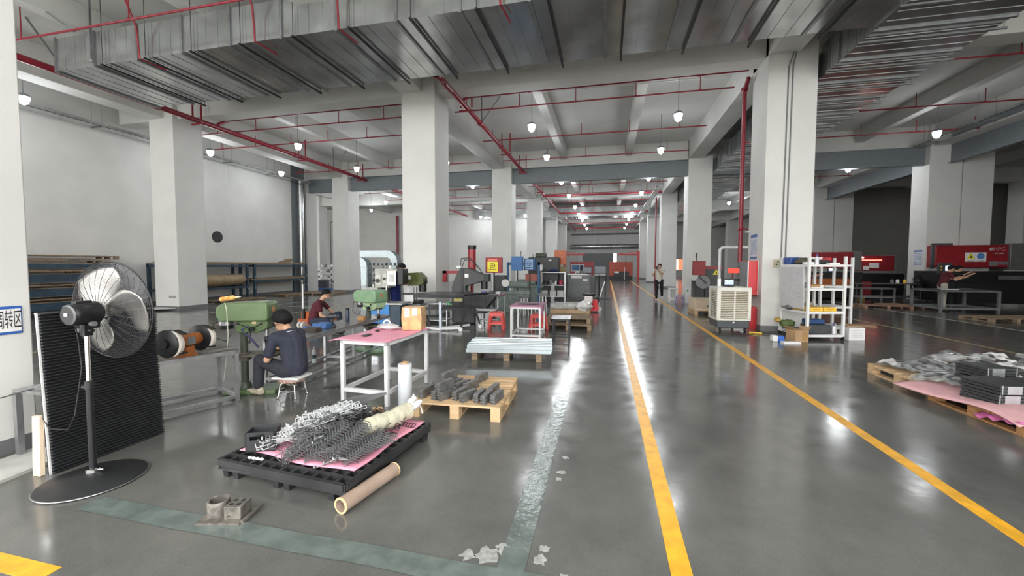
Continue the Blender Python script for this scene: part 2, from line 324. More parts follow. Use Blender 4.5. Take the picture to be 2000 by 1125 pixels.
# cable trays and conduits
def tray(x,y0,y1,z,lab,w=.3):
    t=thing('cable_tray',lab,'cable tray',(x,y0,z)); L=y1-y0
    b=B().box(-w/2,w/2,0,L,0,.012).box(-w/2,-w/2+.012,0,L,0,.1).box(w/2-.012,w/2,0,L,0,.1); b.obj('tray_channel',galv,t)
    h=B(); y=1.0
    while y<L: h.cyl((-w/2,y,0),(-w/2,y,7.5-z),.007,n=6).cyl((w/2,y,0),(w/2,y,7.5-z),.007,n=6).box(-w/2-.03,w/2+.03,y-.02,y+.02,-.03,0); y+=2.4
    h.obj('tray_hanger',galv_d,t,kind='stuff'); return t
tray(-16.7,2,20,6.2,'galvanised cable tray hung along the left wall',.45)
tray(12.6,2,20.4,6.55,'galvanised cable tray hung beside the right steel beam',.5)
tray(2.75,23,37,5.9,'galvanised cable tray hung deep in the aisle')
def conduit(pts,lab,r=.014,m=white): o=B().tube(pts,r,n=6).obj('conduit_pipe',m); tag(o,lab,'conduit')
conduit([(4.10,10.985,1.62),(4.13,10.985,6.3),(4.2,10.9,6.6)],'left one of two thin grey conduits up the right pillar',m=mgrey)
conduit([(4.19,10.985,1.62),(4.22,10.985,6.3),(4.25,10.9,6.6)],'right one of two thin grey conduits up the right pillar',m=mgrey)
conduit([(-17.39,15.5,7.2),(-17.39,15.5,3.4)],'white conduit hanging down the left wall above the round hole')
conduit([(3.3,12.6,6.9),(-2,12.6,6.95),(-4.5,11.8,6.9)],'thin white conduit along the beam right of the central pillar')
# pendant lamps
glow=M('lamp_glass',(1.0,.98,.92),.3,emit=14,var=.01)
shadem=M('lamp_housing_glass',(.9,.9,.9),.3,emit=1.2,var=.01)
lp=thing('pendant_lamp','x','lamp',(0,0,-20))
B().cyl((0,0,.14),(0,0,1.4),.009,n=8).obj('cord',mgrey,lp)
B().lathe([(.02,.18),(.11,.14),(.135,.09),(.13,.075)],n=20).obj('lamp_shade',mgrey,lp)
B().lathe([(.118,.075),(.112,.0),(.085,-.09),(.05,-.13),(.001,-.14)],n=20).obj('bulb',glow,lp)
wg=B()
for k in range(6):
    a=k*PI/3; wg.tube([(.13*math.cos(a),.13*math.sin(a),.075),(.125*math.cos(a),.125*math.sin(a),0),(.09*math.cos(a),.09*math.sin(a),-.11),(0,0,-.155)],.003,n=4)
wg.obj('wire_guard',galv_d,lp)
first=[True]
def lamp(x,y,z=6.1,lab='',w=LAMP_W,grp=None):
    o=dup(lp,(x,y,z),label=lab,group=grp)
    li=bpy.data.lights.new('lamp_light','POINT'); li.energy=w if y<20 else w*2.3; li.color=(.93,.97,1); li.shadow_soft_size=.4
    l=bpy.data.objects.new('lamp_light',li); C.objects.link(l); l.location=(0,0,-.22); l.parent=o
L_=[(2.05,13.25,'glowing pendant lamp nearest the right red riser'),(-2.45,13.2,'glowing pendant lamp nearest the central pillar, big'),
 (2.0,16.9,'glowing pendant lamp behind the one near the right riser'),(-2.5,16.95,'glowing pendant lamp second from the central pillar'),
 (-11.5,13.3,'glowing pendant lamp left of the central pillar, nearer'),(-11.5,17,'glowing pendant lamp above the far left pillar'),
 (-15.6,7.9,'glowing pendant lamp at the left wall beside the near pillar'),(-15.6,13.25,'glowing pendant lamp at the left wall just past the left pillar'),(-15.7,17,'glowing pendant lamp at the far end of the left wall'),
 (10.9,16.9,'glowing pendant lamp right of the right pillar, nearer'),(10.9,22.1,'glowing pendant lamp under the grey steel beam at right'),(-7.0,17,'pendant lamp half hidden by the central pillar')]
for x,y,l in L_: lamp(x,y,lab=l)
for y in (22.1,26.5,31.7,36.2,41.3,45.8,50.5): 
    for x in (2.05,-2.45): lamp(x,y,lab='small glowing pendant lamp in the %s row over the aisle, %s of the distant ones'%('right' if x>0 else 'left',ORD[int((y-20)/4.7)]))
for x,y in ((-7.5,22.1),(-11.5,26.5),(-7.5,31.7),(-11.5,22.1),(-15.6,26.5),(-11.5,36.2),(-7.3,36.2),(-19,30),(-22,40),(-15,42)): lamp(x,y,lab='small glowing pendant lamp in the distant left bays',grp='distant lamps in the left bays')
for x,y in ((8.5,32),(10.5,36),(8.2,41)): lamp(x,y,lab='small glowing pendant lamp in the distant right bays',grp='distant lamps in the right bays')
for y in (4.5,): 
    for x in (-11.5,-7,-2.4,2.0): lamp(x,y,lab='pendant lamp over the near floor',grp='near pendant lamps')
for ch in list(lp.children): bpy.data.objects.remove(ch)
bpy.data.objects.remove(lp)
# ---------------- near left: fan, ribbed panels, sign
f=thing('pedestal_fan','tall black pedestal fan with chrome pole and wire cage, in front of the ribbed panel','fan',(-3.68,2.13,0))
B().lathe([(.30,0),(.305,.008),(.30,.016),(.25,.03),(.14,.05),(.05,.068),(.03,.075)],n=56).obj('base',black,f)
B().tube([(.3035*math.cos(a*PI/28),.3035*math.sin(a*PI/28),.01) for a in range(57)],.0035,n=6,cap=False).obj('base_trim',steel,f)
B().cyl((0,0,.06),(0,0,.72),.021).obj('pole',blackm,f); B().cyl((0,0,.72),(0,0,1.10),.015).obj('upper_pole',chrome,f)
B().lathe([(.042,.055),(.042,.09),(.026,.10)],n=20).cyl((0,0,.08),(.07,.02,.085),.007).obj('pole_collar',chrome,f)
B().lathe([(.027,.69),(.027,.74),(.018,.75)]).cyl((-.05,-.01,.70),(0,0,.70),.016,n=10).obj('height_knob',black,f)
B().bar((0,0,1.08),(.0,.0,1.17),.045,.05).cb((0,.03,1.16),(.03,.09,.06)).cyl((-.06,0,1.12),(.06,.0,1.12),.014).obj('tilt_bracket',blackm,f)
B().cyl((.05,0,1.17),(.085,0,1.17),.018,n=10).cyl((-.085,0,1.115),(-.05,0,1.115),.016,n=10).obj('tilt_knob',mgrey,f)
ax=Vector((-.07,1,.03)).normalized()
mo=B().lathe([(.001,-.11),(.06,-.11),(.072,-.09),(.078,-.08),(.082,-.03),(.082,.06),(.07,.075),(.001,.075)],(0,0,1.245),ax,32).obj('motor',blackm,f)
B().lathe([(.062,-.113),(.071,-.104),(.066,-.098)],(0,0,1.245),ax,28,cap=False).obj('motor_vent_ring',mgrey,mo)
B().cb((0,-.112,1.245),(.03,.004,.022)).obj('motor_label',paper,mo)
B().cb((0,-.02,1.325),(.05,.09,.02)).cyl((0,-.02,1.33),(0,-.02,1.36),.008,n=8).obj('oscillation_knob',black,mo)
cc=Vector((0,0,1.245))+ax*.165; a1=ax.orthogonal().normalized(); a2=ax.cross(a1)
def ring(r,z,rr=.0016,n=56): return [cc+ax*z+(a1*math.cos(2*PI*k/n)+a2*math.sin(2*PI*k/n))*r for k in range(n+1)]
RC=.37
rear=B();front=B()
for k in range(30):
    rr=.09+(RC-.09)*k/29.; z=-.085*(1-(rr/RC)**3)-.0; rear.tube(ring(rr,z,n=40),.0010,n=3,cap=False); front.tube(ring(rr,.095*(1-(rr/RC)**3)+.01,n=40),.0010,n=3,cap=False)
for k in range(26):
    a=2*PI*k/26; d=a1*math.cos(a)+a2*math.sin(a)
    rear.tube([cc+ax*-.09+d*.06]+[cc+d*rr-ax*.085*(1-(rr/RC)**3) for rr in (.15,.24,.31,RC)],.0017,n=4)
    front.tube([cc+ax*.10+d*.05]+[cc+d*rr+ax*(.095*(1-(rr/RC)**3)+.01) for rr in (.15,.24,.31,RC)],.0017,n=4)
    rear.tube([cc+d*RC-ax*.0,cc+d*RC+ax*.012],.002,n=4)
wire=M('dark_wire',(.10,.10,.11),.35,.8)
rear.obj('rear_guard',wire,f,smooth=False); front.obj('front_guard',wire,f,smooth=False)
B().tube(ring(RC,.004),.0055,n=8,cap=False).obj('guard_rim',blackm,f)
B().lathe([(.07,-.098),(.07,-.09)],cc,ax,24).obj('guard_hub_plate',blackm,f)
alum=M('brushed_blade',(.42,.41,.39),.38,.85,var=.08)
hub=B().lathe([(.001,-.04),(.05,-.04),(.055,0),(.05,.04),(.001,.045)],cc,ax,24).obj('blade_hub',alum,f)
for k in range(3):
    a0=2*PI*k/3+.55
    def bl(u,v,a0=a0):
        rr=.05+.28*u; w=(.42+1.35*math.sin(PI*min(1,u*.72+.13)))*(v-.5)*(1.0-.18*u); a=a0+w*1.0+u*.35; tw=.055*(v-.5)*(1.4-.7*u)
        return cc+(a1*math.cos(a)+a2*math.sin(a))*rr+ax*tw*1.5
    B().surf(bl,10,10).obj('blade',alum,f,solid=.002)
B().tube([(-.02,-.05,1.17),(-.035,-.03,1.05),(-.03,-.02,.85),(-.05,-.03,.70),(-.07,-.05,.5),(-.20,-.02,.37),(-.40,-.02,.36),(-.46,-.02,.43),(-.48,.0,.52)],.0042,n=6).obj('power_cord',black,f)
# ribbed black panels
p=thing('ribbed_panel','black ribbed plastic panel stack standing upright behind the pedestal fan','panel',(-4.075,2.11,0),rot=(0,R(-3.1),0))
N=52;H_=1.235;pr=[(-.030,0)]
for k in range(N):
    z=H_*k/N; d=H_/N; pr+=[(-.018,z+d*.05),(.008,z+d*.42),(.008,z+d*.60),(-.018,z+d*.95)]
pr+=[(-.030,H_)]
B().prism(pr,0.012,.80,'y').obj('ribbed_face',M('panel_black',(.024,.026,.029),.55,var=.15),p,smooth=False)
B().box(-.036,-.0303,0,.79,0,1.228).box(-.036,-.018,.0,.011,0,1.236).obj('backing_sheet',white,p)
t=B().box(-.04,.04,-.03,0,0,.45).obj('wooden_batten',plank,bev=.002); tag(t,'pale wooden batten leaning against the left end of the ribbed panel','batten'); t.location=(-4.165,2.10,0); t.rotation_euler=(R(-3),R(-3),0)
t=B().prism([(-4.27,1.90),(-4.34,2.30),(-4.78,2.42),(-4.72,1.90)],.0,.025,'z').obj('white_board',M('worn_white_board',(.50,.50,.48),.5,var=.1)); tag(t,'worn whitish board lying flat on the floor behind the fan','board')
t=thing('steel_table','small grey steel side table half hidden behind the ribbed panel','table',(-4.74,2.24,0))
B().box(0,.52,0,.5,.545,.57).obj('table_top',steel,t,bev=.003)
for x,y in ((.02,.02),(.5,.02),(.02,.48),(.5,.48)): B().cb((x,y,.272),(.04,.04,.544)).obj('leg',steel,t)
t=B().cb((-4.42,2.62,.33),(.3,.25,.66)).obj('dark_blue_bin',M('navy_plastic',(.012,.016,.04),.5),bev=.01); tag(t,'dark navy bin standing under the small steel table','bin')
t=B().tube([(-4.86,1.7,.48),(-4.8,1.9,.47),(-4.68,2.1,.53),(-4.55,2.3,.585),(-4.4,2.4,.60)],.005,n=6).obj('power_cable',black); tag(t,'black cable running from the near pillar to the small table','cable')
t=B().box(-4.62,-4.45,2.28,2.4,.60,.625).obj('metal_plate',steel); t.location=(0,0,-.03); tag(t,'small steel plate lying on the side table','plate')
sg=thing('pillar_sign','white sign with blue frame and black Chinese letters on the near pillar','sign',(-4.868,2.285,1.128))
B().box(-.012,0,-.115,.103,-.118,.118).obj('sign_frame',M('sign_blue',(.03,.12,.45),.4),sg,bev=.01); B().box(0,.003,-.105,.092,-.095,.095).obj('sign_face',paper,sg)
ink=M('black_ink',(.015,.015,.017),.6)
text('周转区','sign_lettering',ink,sg,(.004,.020,-.004),(PI/2,0,PI/2),.165,sx=.31)
# ---------------- benches
def bench(name,label,loc,rz,L,D,H,top,legm,rail=True,legw=.04,skirtw=.04,nleg=2,thk=.012):
    t=thing(name,label,'workbench',loc,rz)
    B().box(0,L,0,D,H-thk,H).obj('table_top',top,t,bev=.002)
    b=B().box(0,L,.0,legw,H-thk-skirtw,H-thk).box(0,L,D-legw,D,H-thk-skirtw,H-thk).box(0,legw,0,D,H-thk-skirtw,H-thk).box(L-legw,L,0,D,H-thk-skirtw,H-thk); b.obj('top_frame',legm,t)
    for i in range(nleg):
        x=legw/2+(L-legw)*i/(nleg-1)
        for y in (legw/2,D-legw/2): B().cb((x,y,(H-thk-skirtw)/2),(legw*.98,legw*.98,H-thk-skirtw)).obj('leg',legm,t)
    if rail:
        z=rail; b=B().box(legw,L-legw,0,legw,z,z+legw*.9).box(legw,L-legw,D-legw,D,z,z+legw*.9)
        for i in range(nleg):
            x=(L-legw)*i/(nleg-1); b.box(x,x+legw,legw,D-legw,z,z+legw*.9)
        b.obj('lower_frame',legm,t)
    return t
rust=M('worn_steel_top',(.17,.15,.13),.55,.4,var=.25,scale=9)
bt=bench('grinder_bench','grey steel bench carrying the double wheel bench grinder',(-4.86,2.55,0),R(74),1.35,.58,.61,rust,steel,.03)
# bench frame runs roughly toward +Y, its aisle side on the right
bt.location=(-4.20,3.84,0); bt.rotation_euler=(0,0,R(248)); 
for ch in bt.children: ch.scale=(1,-1,1)
b2=bench('long_workbench','long low grey workbench running away behind the seated worker',(-3.97,4.55,0),R(95),2.75,.56,.60,M('grey_bench_top',(.16,.16,.16),.3,.2,var=.15),steel,.03,nleg=3)
g=thing('bench_grinder','orange brown bench grinder with black wheel guards and pale wheels','grinder',(-4.42,3.40,.61),R(276))
gx=B().lathe([(.03,-.16),(.065,-.15),(.07,0),(.065,.15),(.03,.16)],(0,0,.17),(1,0,0),24).obj('motor_body',M('rust_orange',(.36,.12,.035),.5,var=.2),g)
B().cb((0,.072,.17),(.09,.012,.08)).obj('maker_plate',mgrey,gx)
B().prism([(-.09,0),(.09,0),(.06,.03),(.045,.11),(-.045,.11),(-.06,.03)],-.06,.06,'y').obj('grinder_base',M('rust_orange',(.3,.1,.03)),g)
for sx in (-1,1):
    x0=sx*.17
    B().lathe([(.03,-.002),(.138,-.002),(.145,.004),(.145,.055),(.138,.06),(.03,.06)],(x0-.03+sx*.02,0,.17),(1,0,0),36).obj('wheel_guard',blackm,g)
    B().lathe([(.02,.010),(.133,.010),(.135,.014),(.135,.045),(.133,.05),(.02,.05)],(x0-.03+sx*.02,.040,.17),(1,0,0),36).obj('grinding_wheel',M('grey_white_wheel',(.66,.62,.56),.8),g)
    B().cyl((x0,0,.17),(x0+sx*.08,0,.17),.045,n=16).obj('axle_cap',blackm,g)
    B().cb((x0,.13,.29),(.06,.12,.006),(R(-20),0,0)).obj('eye_shield',blackm,g); B().cb((x0,.12,.075),(.07,.10,.012)).obj('tool_rest',blackm,g)
b=B()
for k in range(14): b.cb((-4.33+.004*k,3.55+.022*k,.617),(.10,.012,.012),(0,0,R(10)))
t=b.obj('strip_rack',steel,kind='thing'); tag(t,'small row of steel strips lying on the grinder bench','strips')
# ---------------- drill press
def drill_press(label,loc,rz,col_z,head_m,cap_m,h=1.14):
    t=thing('drill_press',label,'drill press',loc,rz)   # local +x: towards the spindle
    B().box(-.18,.42,-.16,.16,0,.05).obj('base_plate',cap_m,t,bev=.01)
    B().cyl((0,0,.05),(0,0,h-.36),.042).lathe([(.075,.05),(.07,.09),(.05,.13)]).obj('column',M('dark_green_iron',(.05,.065,.045),.45),t)
    B().box(-.06,.44,-.15,.15,.465,.49).box(-.06,.06,-.06,.06,.40,.50).obj('work_table',rust,t,bev=.004)
    B().prism([(-.03,h-.38),(.22,h-.38),(.33,h-.33),(.33,h-.22),(-.03,h-.22)],-.11,.11,'y').obj('head',head_m,t,bev=.012)
    B().prism([(-.20,h-.235),(.34,h-.235),(.36,h-.19),(.35,h-.02),(.32,h),(-.16,h-.01),(-.24,h-.06),(-.24,h-.17)],-.155,.155,'y').obj('belt_cover',cap_m,t,bev=.02)
    B().lathe([(.035,0),(.035,.005)],(.357,0,h-.10),(1,0,0),20).obj('badge',M('badge_brass',(.45,.2,.1),.4),t)
    mt=B().lathe([(.02,0),(.075,.01),(.08,.05),(.08,.17),(.06,.2),(.03,.2)],(-.20,0,h-.35),(0,0,1),20).obj('motor',blackm,t)
    B().lathe([(.082,.06),(.082,.15)],(-.20,0,h-.35),(0,0,1),20).obj('motor_band',steel,mt)
    B().cb((.18,-.113,h-.24),(.05,.008,.06)).obj('switch',M('switch_yellow',(.5,.42,.22),.5),t); B().cb((.343,0,h-.20),(.006,.12,.05)).obj('front_plate',dgrey,t)
    B().cyl((.27,0,h-.44),(.27,0,h-.35),.028).obj('quill',steel,t)
    ch=B().lathe([(.012,-.02),(.024,0),(.03,.03),(.03,.06),(.02,.075)],(.27,0,h-.52),(0,0,1),18).obj('chuck',blackm,t)
    B().cyl((.27,0,h-.63),(.27,0,h-.53),.006,n=8).obj('drill_bit',steel,ch)
    hh=B().cyl((.16,-.16,h-.33),(.16,.13,h-.33),.03)
    for k in range(3):
        a=k*2*PI/3+.5; hh.tube([(.16,-.15,h-.33),(.16+.15*math.cos(a),-.19,h-.33+.15*math.sin(a))],.006,n=6).ball((.16+.15*math.cos(a),-.19,h-.33+.15*math.sin(a)),.016,8,6)
    hh.obj('feed_handle',blackm,t)
    B().tube([(-.15,-.09,h-.2),(-.28,-.12,h-.26),(-.30,-.12,h-.42),(-.15,-.11,h-.48),(-.1,-.1,h-.40)],.006,n=6).obj('power_cord',black,t)
    return t
drill_press('green drill press in front of the seated worker in the navy shirt',(-4.42,4.12,0),R(20),0,green,M('cap_green',(.115,.175,.08),.35,var=.06))
dp=drill_press('pale green drill press standing beyond the long bench by the blue cabinet',(-4.34,6.72,0),R(-18),0,lgreen,M('cap_pale_green',(.20,.33,.20),.35,var=.08))
bo=thing('squeeze_bottle','orange and yellow printed bottle lying on top of the green drill press','bottle',(-4.60,4.0,1.16),rot=(0,R(82),R(8)))
bo.location=(-4.60,3.98,1.172)
B().lathe([(.001,0),(.028,.003),(.03,.02),(.028,.06),(.03,.10),(.029,.17),(.012,.20),(.012,.215)],n=20).obj('bottle_body',M('printed_label',(.85,.62,.25),.3,col2=(.80,.26,.03),scale=22),bo); B().lathe([(.014,.21),(.014,.235),(.005,.25),(.004,.27)],n=12).obj('cap',M('cream_cap',(.75,.72,.5),.4),bo)
t=B().tube([(-4.45,3.90,1.14),(-4.38,3.86,1.06),(-4.37,3.86,.75),(-4.42,3.86,.4),(-4.5,3.9,.2)],.004,n=6).obj('clear_hose',M('pale_tube',(.7,.7,.6),.4)); tag(t,'thin pale coolant tube hanging from the bottle on the drill press','tube')
t=B().tube([(-4.2,3.98,.86),(-4.24,3.92,.82),(-4.12,3.95,.70),(-4.08,4.0,.60)],.012,n=8).obj('coolant_hose',M('dark_blue_hose',(.03,.03,.09),.5)); tag(t,'dark blue coolant hose beside the drill chuck','hose')
# items on long bench
t=B().cb((-4.27,5.16,.63),(.20,.13,.06)).obj('parts_tray',M('brown_tray',(.06,.045,.04),.6),bev=.004); tag(t,'small dark brown tray on the near end of the long bench','tray')
id_=thing('impact_driver','black cordless impact driver standing on the long bench','power tool',(-4.25,5.55,.6),R(30))
B().box(-.06,.06,-.04,.04,0,.05).obj('battery',black,id_,bev=.006); B().bar((0,0,.05),(.01,0,.15),.045,.04).obj('handle',black,id_,bev=.01); B().cyl((-.08,0,.18),(.07,0,.18),.032).cyl((.07,0,.18),(.11,0,.18),.014).obj('motor_housing',dgrey,id_)
th=thing('thermos_flask','dark navy thermos flask standing on the long bench','flask',(-4.42,6.20,.6)); B().lathe([(.032,0),(.033,.01),(.033,.20),(.028,.21)]).obj('flask_body',M('navy_enamel',(.02,.03,.06),.3),th); B().lathe([(.031,.21),(.031,.245),(.02,.25)]).obj('lid',blackm,th)
t=B().cb((-4.30,6.45,.635),(.12,.10,.07)).obj('wooden_block',M('orange_wood',(.5,.27,.10),.6),bev=.004); tag(t,'orange brown wooden block on the far end of the long bench','block')
wb=thing('water_bottle','clear plastic water bottle with dark label on the bench rail','bottle',(-4.42,5.35,.075))
B().lathe([(.001,0),(.032,.0),(.033,.02),(.033,.15),(.028,.19),(.012,.22),(.012,.235)]).obj('bottle_body',M('clear_plastic',(.75,.8,.82),.12,alpha=.5),wb); B().lathe([(.0336,.07),(.0336,.13)]).obj('label',M('dark_label',(.02,.05,.05),.4),wb); B().lathe([(.014,.232),(.014,.25),(.001,.25)]).obj('cap',white,wb)
# offcut strips on the floor between benches
for i in range(7):
    t=B().box(-.02,.02,-.14,.14,0,.012).obj('steel_offcut',dgrey); t.location=(-3.45+.07*(i%4),4.55+.05*i,.004+.013*(i%2)); t.rotation_euler=(0,0,R(-50+13*i)); tag(t,'dark steel offcut lying on the floor under the bench','offcut','offcuts on the floor')
swarf=B()
for i in range(900):
    x=-4.7+rnd.random()*1.6; y=3.5+rnd.random()*1.6-(x+4.7)*.0; s=rnd.uniform(.0015,.005); 
    swarf.add([(x,y,.001),(x+s,y+s*.4,.001),(x+s*.2,y+s,.004)],[(0,1,2)])
t=swarf.obj('metal_shavings',M('bright_swarf',(.6,.6,.58),.35,.6),smooth=False); tag(t,'bright metal shavings scattered on the floor around the drill press','shavings',kind='stuff')
# ---------------- pink topped table and what is on it
pt=thing('work_table','white steel work table with pink foam top carrying a cardboard box','table',(-2.67,4.54,0),R(-2))
tw,td=.62,1.0
for sx in(-1,1):
    for sy in(-1,1): B().cb((sx*(tw/2-.022),sy*(td/2-.022),.355),(.044,.044,.71)).obj('leg',alu,pt,bev=.003)
B().box(-tw/2,tw/2,-td/2,-td/2+.04,.69,.73).box(-tw/2,tw/2,td/2-.04,td/2,.69,.73).box(-tw/2,-tw/2+.04,-td/2,td/2,.69,.73).box(tw/2-.04,tw/2,-td/2,td/2,.69,.73).obj('top_frame',alu,pt)
B().box(-tw/2+.044,tw/2-.044,-td/2+.002,-td/2+.04,.13,.175).box(-tw/2+.044,tw/2-.044,td/2-.04,td/2-.002,.13,.175).box(-tw/2+.002,-tw/2+.04,-td/2+.044,td/2-.044,.13,.175).box(tw/2-.04,tw/2-.002,-td/2+.044,td/2-.044,.13,.175).obj('lower_frame',alu,pt)
pf=B().surf(lambda u,v:(-tw/2-.13*(1-.4*v)+(tw+.15-.06*v)*u,-td/2-.02+(td+.06)*v,.737+.006*math.sin(7*u+9*v)-(.02*max(0,.18-u)*5*(1-v)) ),16,20).obj('foam_sheet',pink,pt,solid=.006)
bx=thing('cardboard_box','worn tan cardboard box with two paper labels on the pink table','box',(-2.50,4.93,.745),R(10))
B().prism([(-.125,0),(.125,0),(.135,.16),(.12,.30),(-.13,.30),(-.14,.15)],-.12,.12,'y').obj('box_body',M('tan_taped_cardboard',(.62,.37,.17),.35,var=.2,scale=9,bump=.6,bscale=14),bx,bev=.006)
B().box(-.09,-.03,-.127,-.1235,.17,.29).obj('paper_label',paper,bx); B().box(0.01,.075,-.127,-.1235,.19,.29).obj('paper_label',paper,bx)
for i in range(5): B().box(-.085,-.045+.0*i,-.1282,-.1272,.27-.018*i,.274-.018*i).box(.02,.065,-.1282,-.1272,.27-.016*i,.274-.016*i).obj('label_print',dgrey,bx)
def blob(n,r,amp,sc,seed):
    rr=random.Random(seed); ph=[rr.uniform(0,6) for _ in range(9)]; b=B().ball((0,0,0),1,n,n//2)
    b.v=[(x*sc[0]*(1+amp*math.sin(5*y+ph[0])+amp*math.sin(9*z+ph[1])+amp*.6*math.sin(13*x+ph[2])),y*sc[1]*(1+amp*math.sin(6*x+ph[3])+amp*math.sin(8*z+ph[4])+amp*.6*math.sin(14*x+ph[6])),z*sc[2]*(1+amp*math.sin(6*x+ph[5])+amp*.7*math.sin(11*y+ph[7]))) for x,y,z in b.v]; return b
film=M('clear_film',(.72,.75,.76),.14,alpha=.30,bump=.7,bscale=25,spec=.8)
filmw=M('milky_film',(.66,.66,.66),.28,alpha=.85,bump=.5,bscale=18)
t=blob(18,1,.12,(.14,.09,.045),3).obj('plastic_bag',filmw); t.location=(-2.80,4.78,.785); tag(t,'crumpled clear plastic bag on the pink table beside the box','bag')
tr=thing('tape_roll','white tape roll resting in the crumpled bag','tape roll',(-2.88,4.88,.81),rot=(R(70),0,R(30))); B().lathe([(.03,-.02),(.05,-.02),(.05,.02),(.03,.02),(.03,-.02)],cap=False).obj('tape_ring',white,tr)
t=B().cb((-2.83,4.34,.749),(.07,.14,.009)).obj('mobile_phone',black,bev=.004); t.rotation_euler=(0,0,0); tag(t,'black phone lying on the pink table top','phone')
t=B().cb((-2.86,4.62,.757),(.05,.05,.022)).obj('hand_tool',black,bev=.01); tag(t,'small black tool on the pink table beside the bag','tool')
wr=thing('stretch_wrap_roll','white roll of stretch wrap standing on end beside the pink table','wrap roll',(-2.20,4.10,0))
B().lathe([(.025,0),(.075,0),(.078,.01),(.078,.48),(.075,.49),(.025,.49)],n=32).obj('film_roll',M('white_film',(.66,.70,.74),.25,var=.05,bump=.2,bscale=12),wr); B().lathe([(.025,.488),(.040,.491),(.042,.508),(.03,.51),(.025,.50)],n=24).obj('core_tube',card,wr)
# ---------------- pallets
def pallet(label,loc,rz,L=1.0,D=1.1,H=.14,m=wood,n=7,cat='pallet',group=None,name='wooden_pallet'):
    t=thing(name,label,cat,loc,rz,group)
    for i in range(n):
        w=D/(n*1.25); y=-D/2+w/2+(D-w)*i/(n-1); B().cb((0,y,H-.009),(L,w,.018)).obj('top_board',m,t)
    for x in (-L/2+.05,0,L/2-.05):
        B().cb((x,0,H-.027),(.10,D,.018)).obj('stringer',m,t); B().cb((x,0,.009),(.10,D,.018)).obj('bottom_board',m,t)
        for y in (-D/2+.06,0,D/2-.06): B().cb((x,y,(H-.036)/2+.009),(.098,.118,H-.054)).obj('block',m,t)
    return t
pallet('pale wooden pallet carrying bundles of grey steel strips',(-1.55,4.42,0),R(3),.97,1.10,.155,n=6)
bun=thing('strip_bundle','x','bundle',(0,0,-30))
gstrip=M('grey_strip_steel',(.21,.21,.212),.42,.5,var=.22,scale=12)
for i in range(7): B().cb((rnd.uniform(-.002,.002),rnd.uniform(-.008,.008),.007+.0135*i),(.055,.24,.012)).obj('steel_strip',gstrip,bun)
POS=[(-1.93,4.07,0,-6),(-1.76,4.06,0,-14),(-1.67,4.04,0,-24),(-1.54,4.10,0,-12),(-1.43,4.05,0,-20),(-1.31,4.08,0,-4),(-1.22,4.04,0,-4),(-1.12,4.08,0,-8),(-1.89,4.40,0,-20),(-1.80,4.44,0,-18),(-1.72,4.42,0,-16),(-1.62,4.38,0,-22),(-1.52,4.40,0,-18),(-1.22,4.30,0,-6),(-1.50,4.76,0,-12),(-1.80,4.42,.095,-16),(-1.70,4.05,.095,-18)]
LB=['front left corner of the bundle pallet','front row, second from the left end','front row, leaning third from the left end','front row, fourth from the left end','front row, centre of the pallet','front row, third from the right corner','front row, second from the right corner','front right corner of the bundle pallet','second row at the left edge of the pallet','second row, second from the left edge','second row, third from the left edge','second row, fourth from the left edge','second row, nearest the pallet centre','alone behind the right front bundles','alone at the back board of the pallet','stacked on top of the second row','stacked on top of the front row']
for (x,y,z,a),l in zip(POS,LB): dup(bun,(x,y,.156+z),R(a),label='grey steel strip bundle, '+l,group='grey steel strip bundles on the wooden pallet')
for ch in list(bun.children): bpy.data.objects.remove(ch)
bpy.data.objects.remove(bun)
# black plastic pallet
bp=thing('plastic_pallet','black plastic pallet loaded with wire racks on pink foam','pallet',(-2.19,2.88,0),R(-5))
PL,PD=1.16,1.12; bpm=M('pallet_black',(.028,.029,.031),.4,var=.2)
g=B()
for i in range(13): g.box(-PL/2+.01,PL/2-.01,-PD/2+PD*i/12-.012,-PD/2+PD*i/12+.012,.105,.148)
for i in range(13): g.box(-PL/2+PL*i/12-.010,-PL/2+PL*i/12+.010,-PD/2+.01,PD/2-.01,.105,.146)
g.obj('deck_grid',bpm,bp)
B().box(-PL/2,PL/2,-PD/2,-PD/2+.02,.07,.15).box(-PL/2,PL/2,PD/2-.02,PD/2,.07,.15).box(-PL/2,-PL/2+.02,-PD/2,PD/2,.07,.15).box(PL/2-.02,PL/2,-PD/2,PD/2,.07,.15).obj('deck_rim',bpm,bp,bev=.004)
for i in (-1,0,1):
    for j in (-1,0,1):
        for k in (-1,1):
            x=i*(PL/2-.09)+k*.05; y=j*(PD/2-.07); B().add([(x-.032,y-.055,.105),(x+.032,y-.055,.105),(x+.032,y+.055,.105),(x-.032,y+.055,.105),(x-.022,y-.04,0),(x+.022,y-.04,0),(x+.022,y+.04,0),(x-.022,y+.04,0)],[(0,1,2,3),(7,6,5,4),(0,4,5,1),(1,5,6,2),(2,6,7,3),(3,7,4,0)]).obj('foot',bpm,bp)
t=B().surf(lambda u,v:(-.54+1.06*u+.01*math.sin(9*v),-.42+.95*v+.02*math.sin(8*u),.156+.003*math.sin(12*u)*math.sin(9*v)),20,20).obj('foam_sheet',pink,solid=.006); t.location=(-2.19,2.88,0); t.rotation_euler=(0,0,R(-5)); tag(t,'pink foam sheet spread on the black plastic pallet','foam sheet')
bb=thing('black_bin','small open black box with slots on the corner of the pallet','box',(-2.60,2.57,.165),R(24))
bb.scale=(1.2,1.2,1.2)
th_=.006
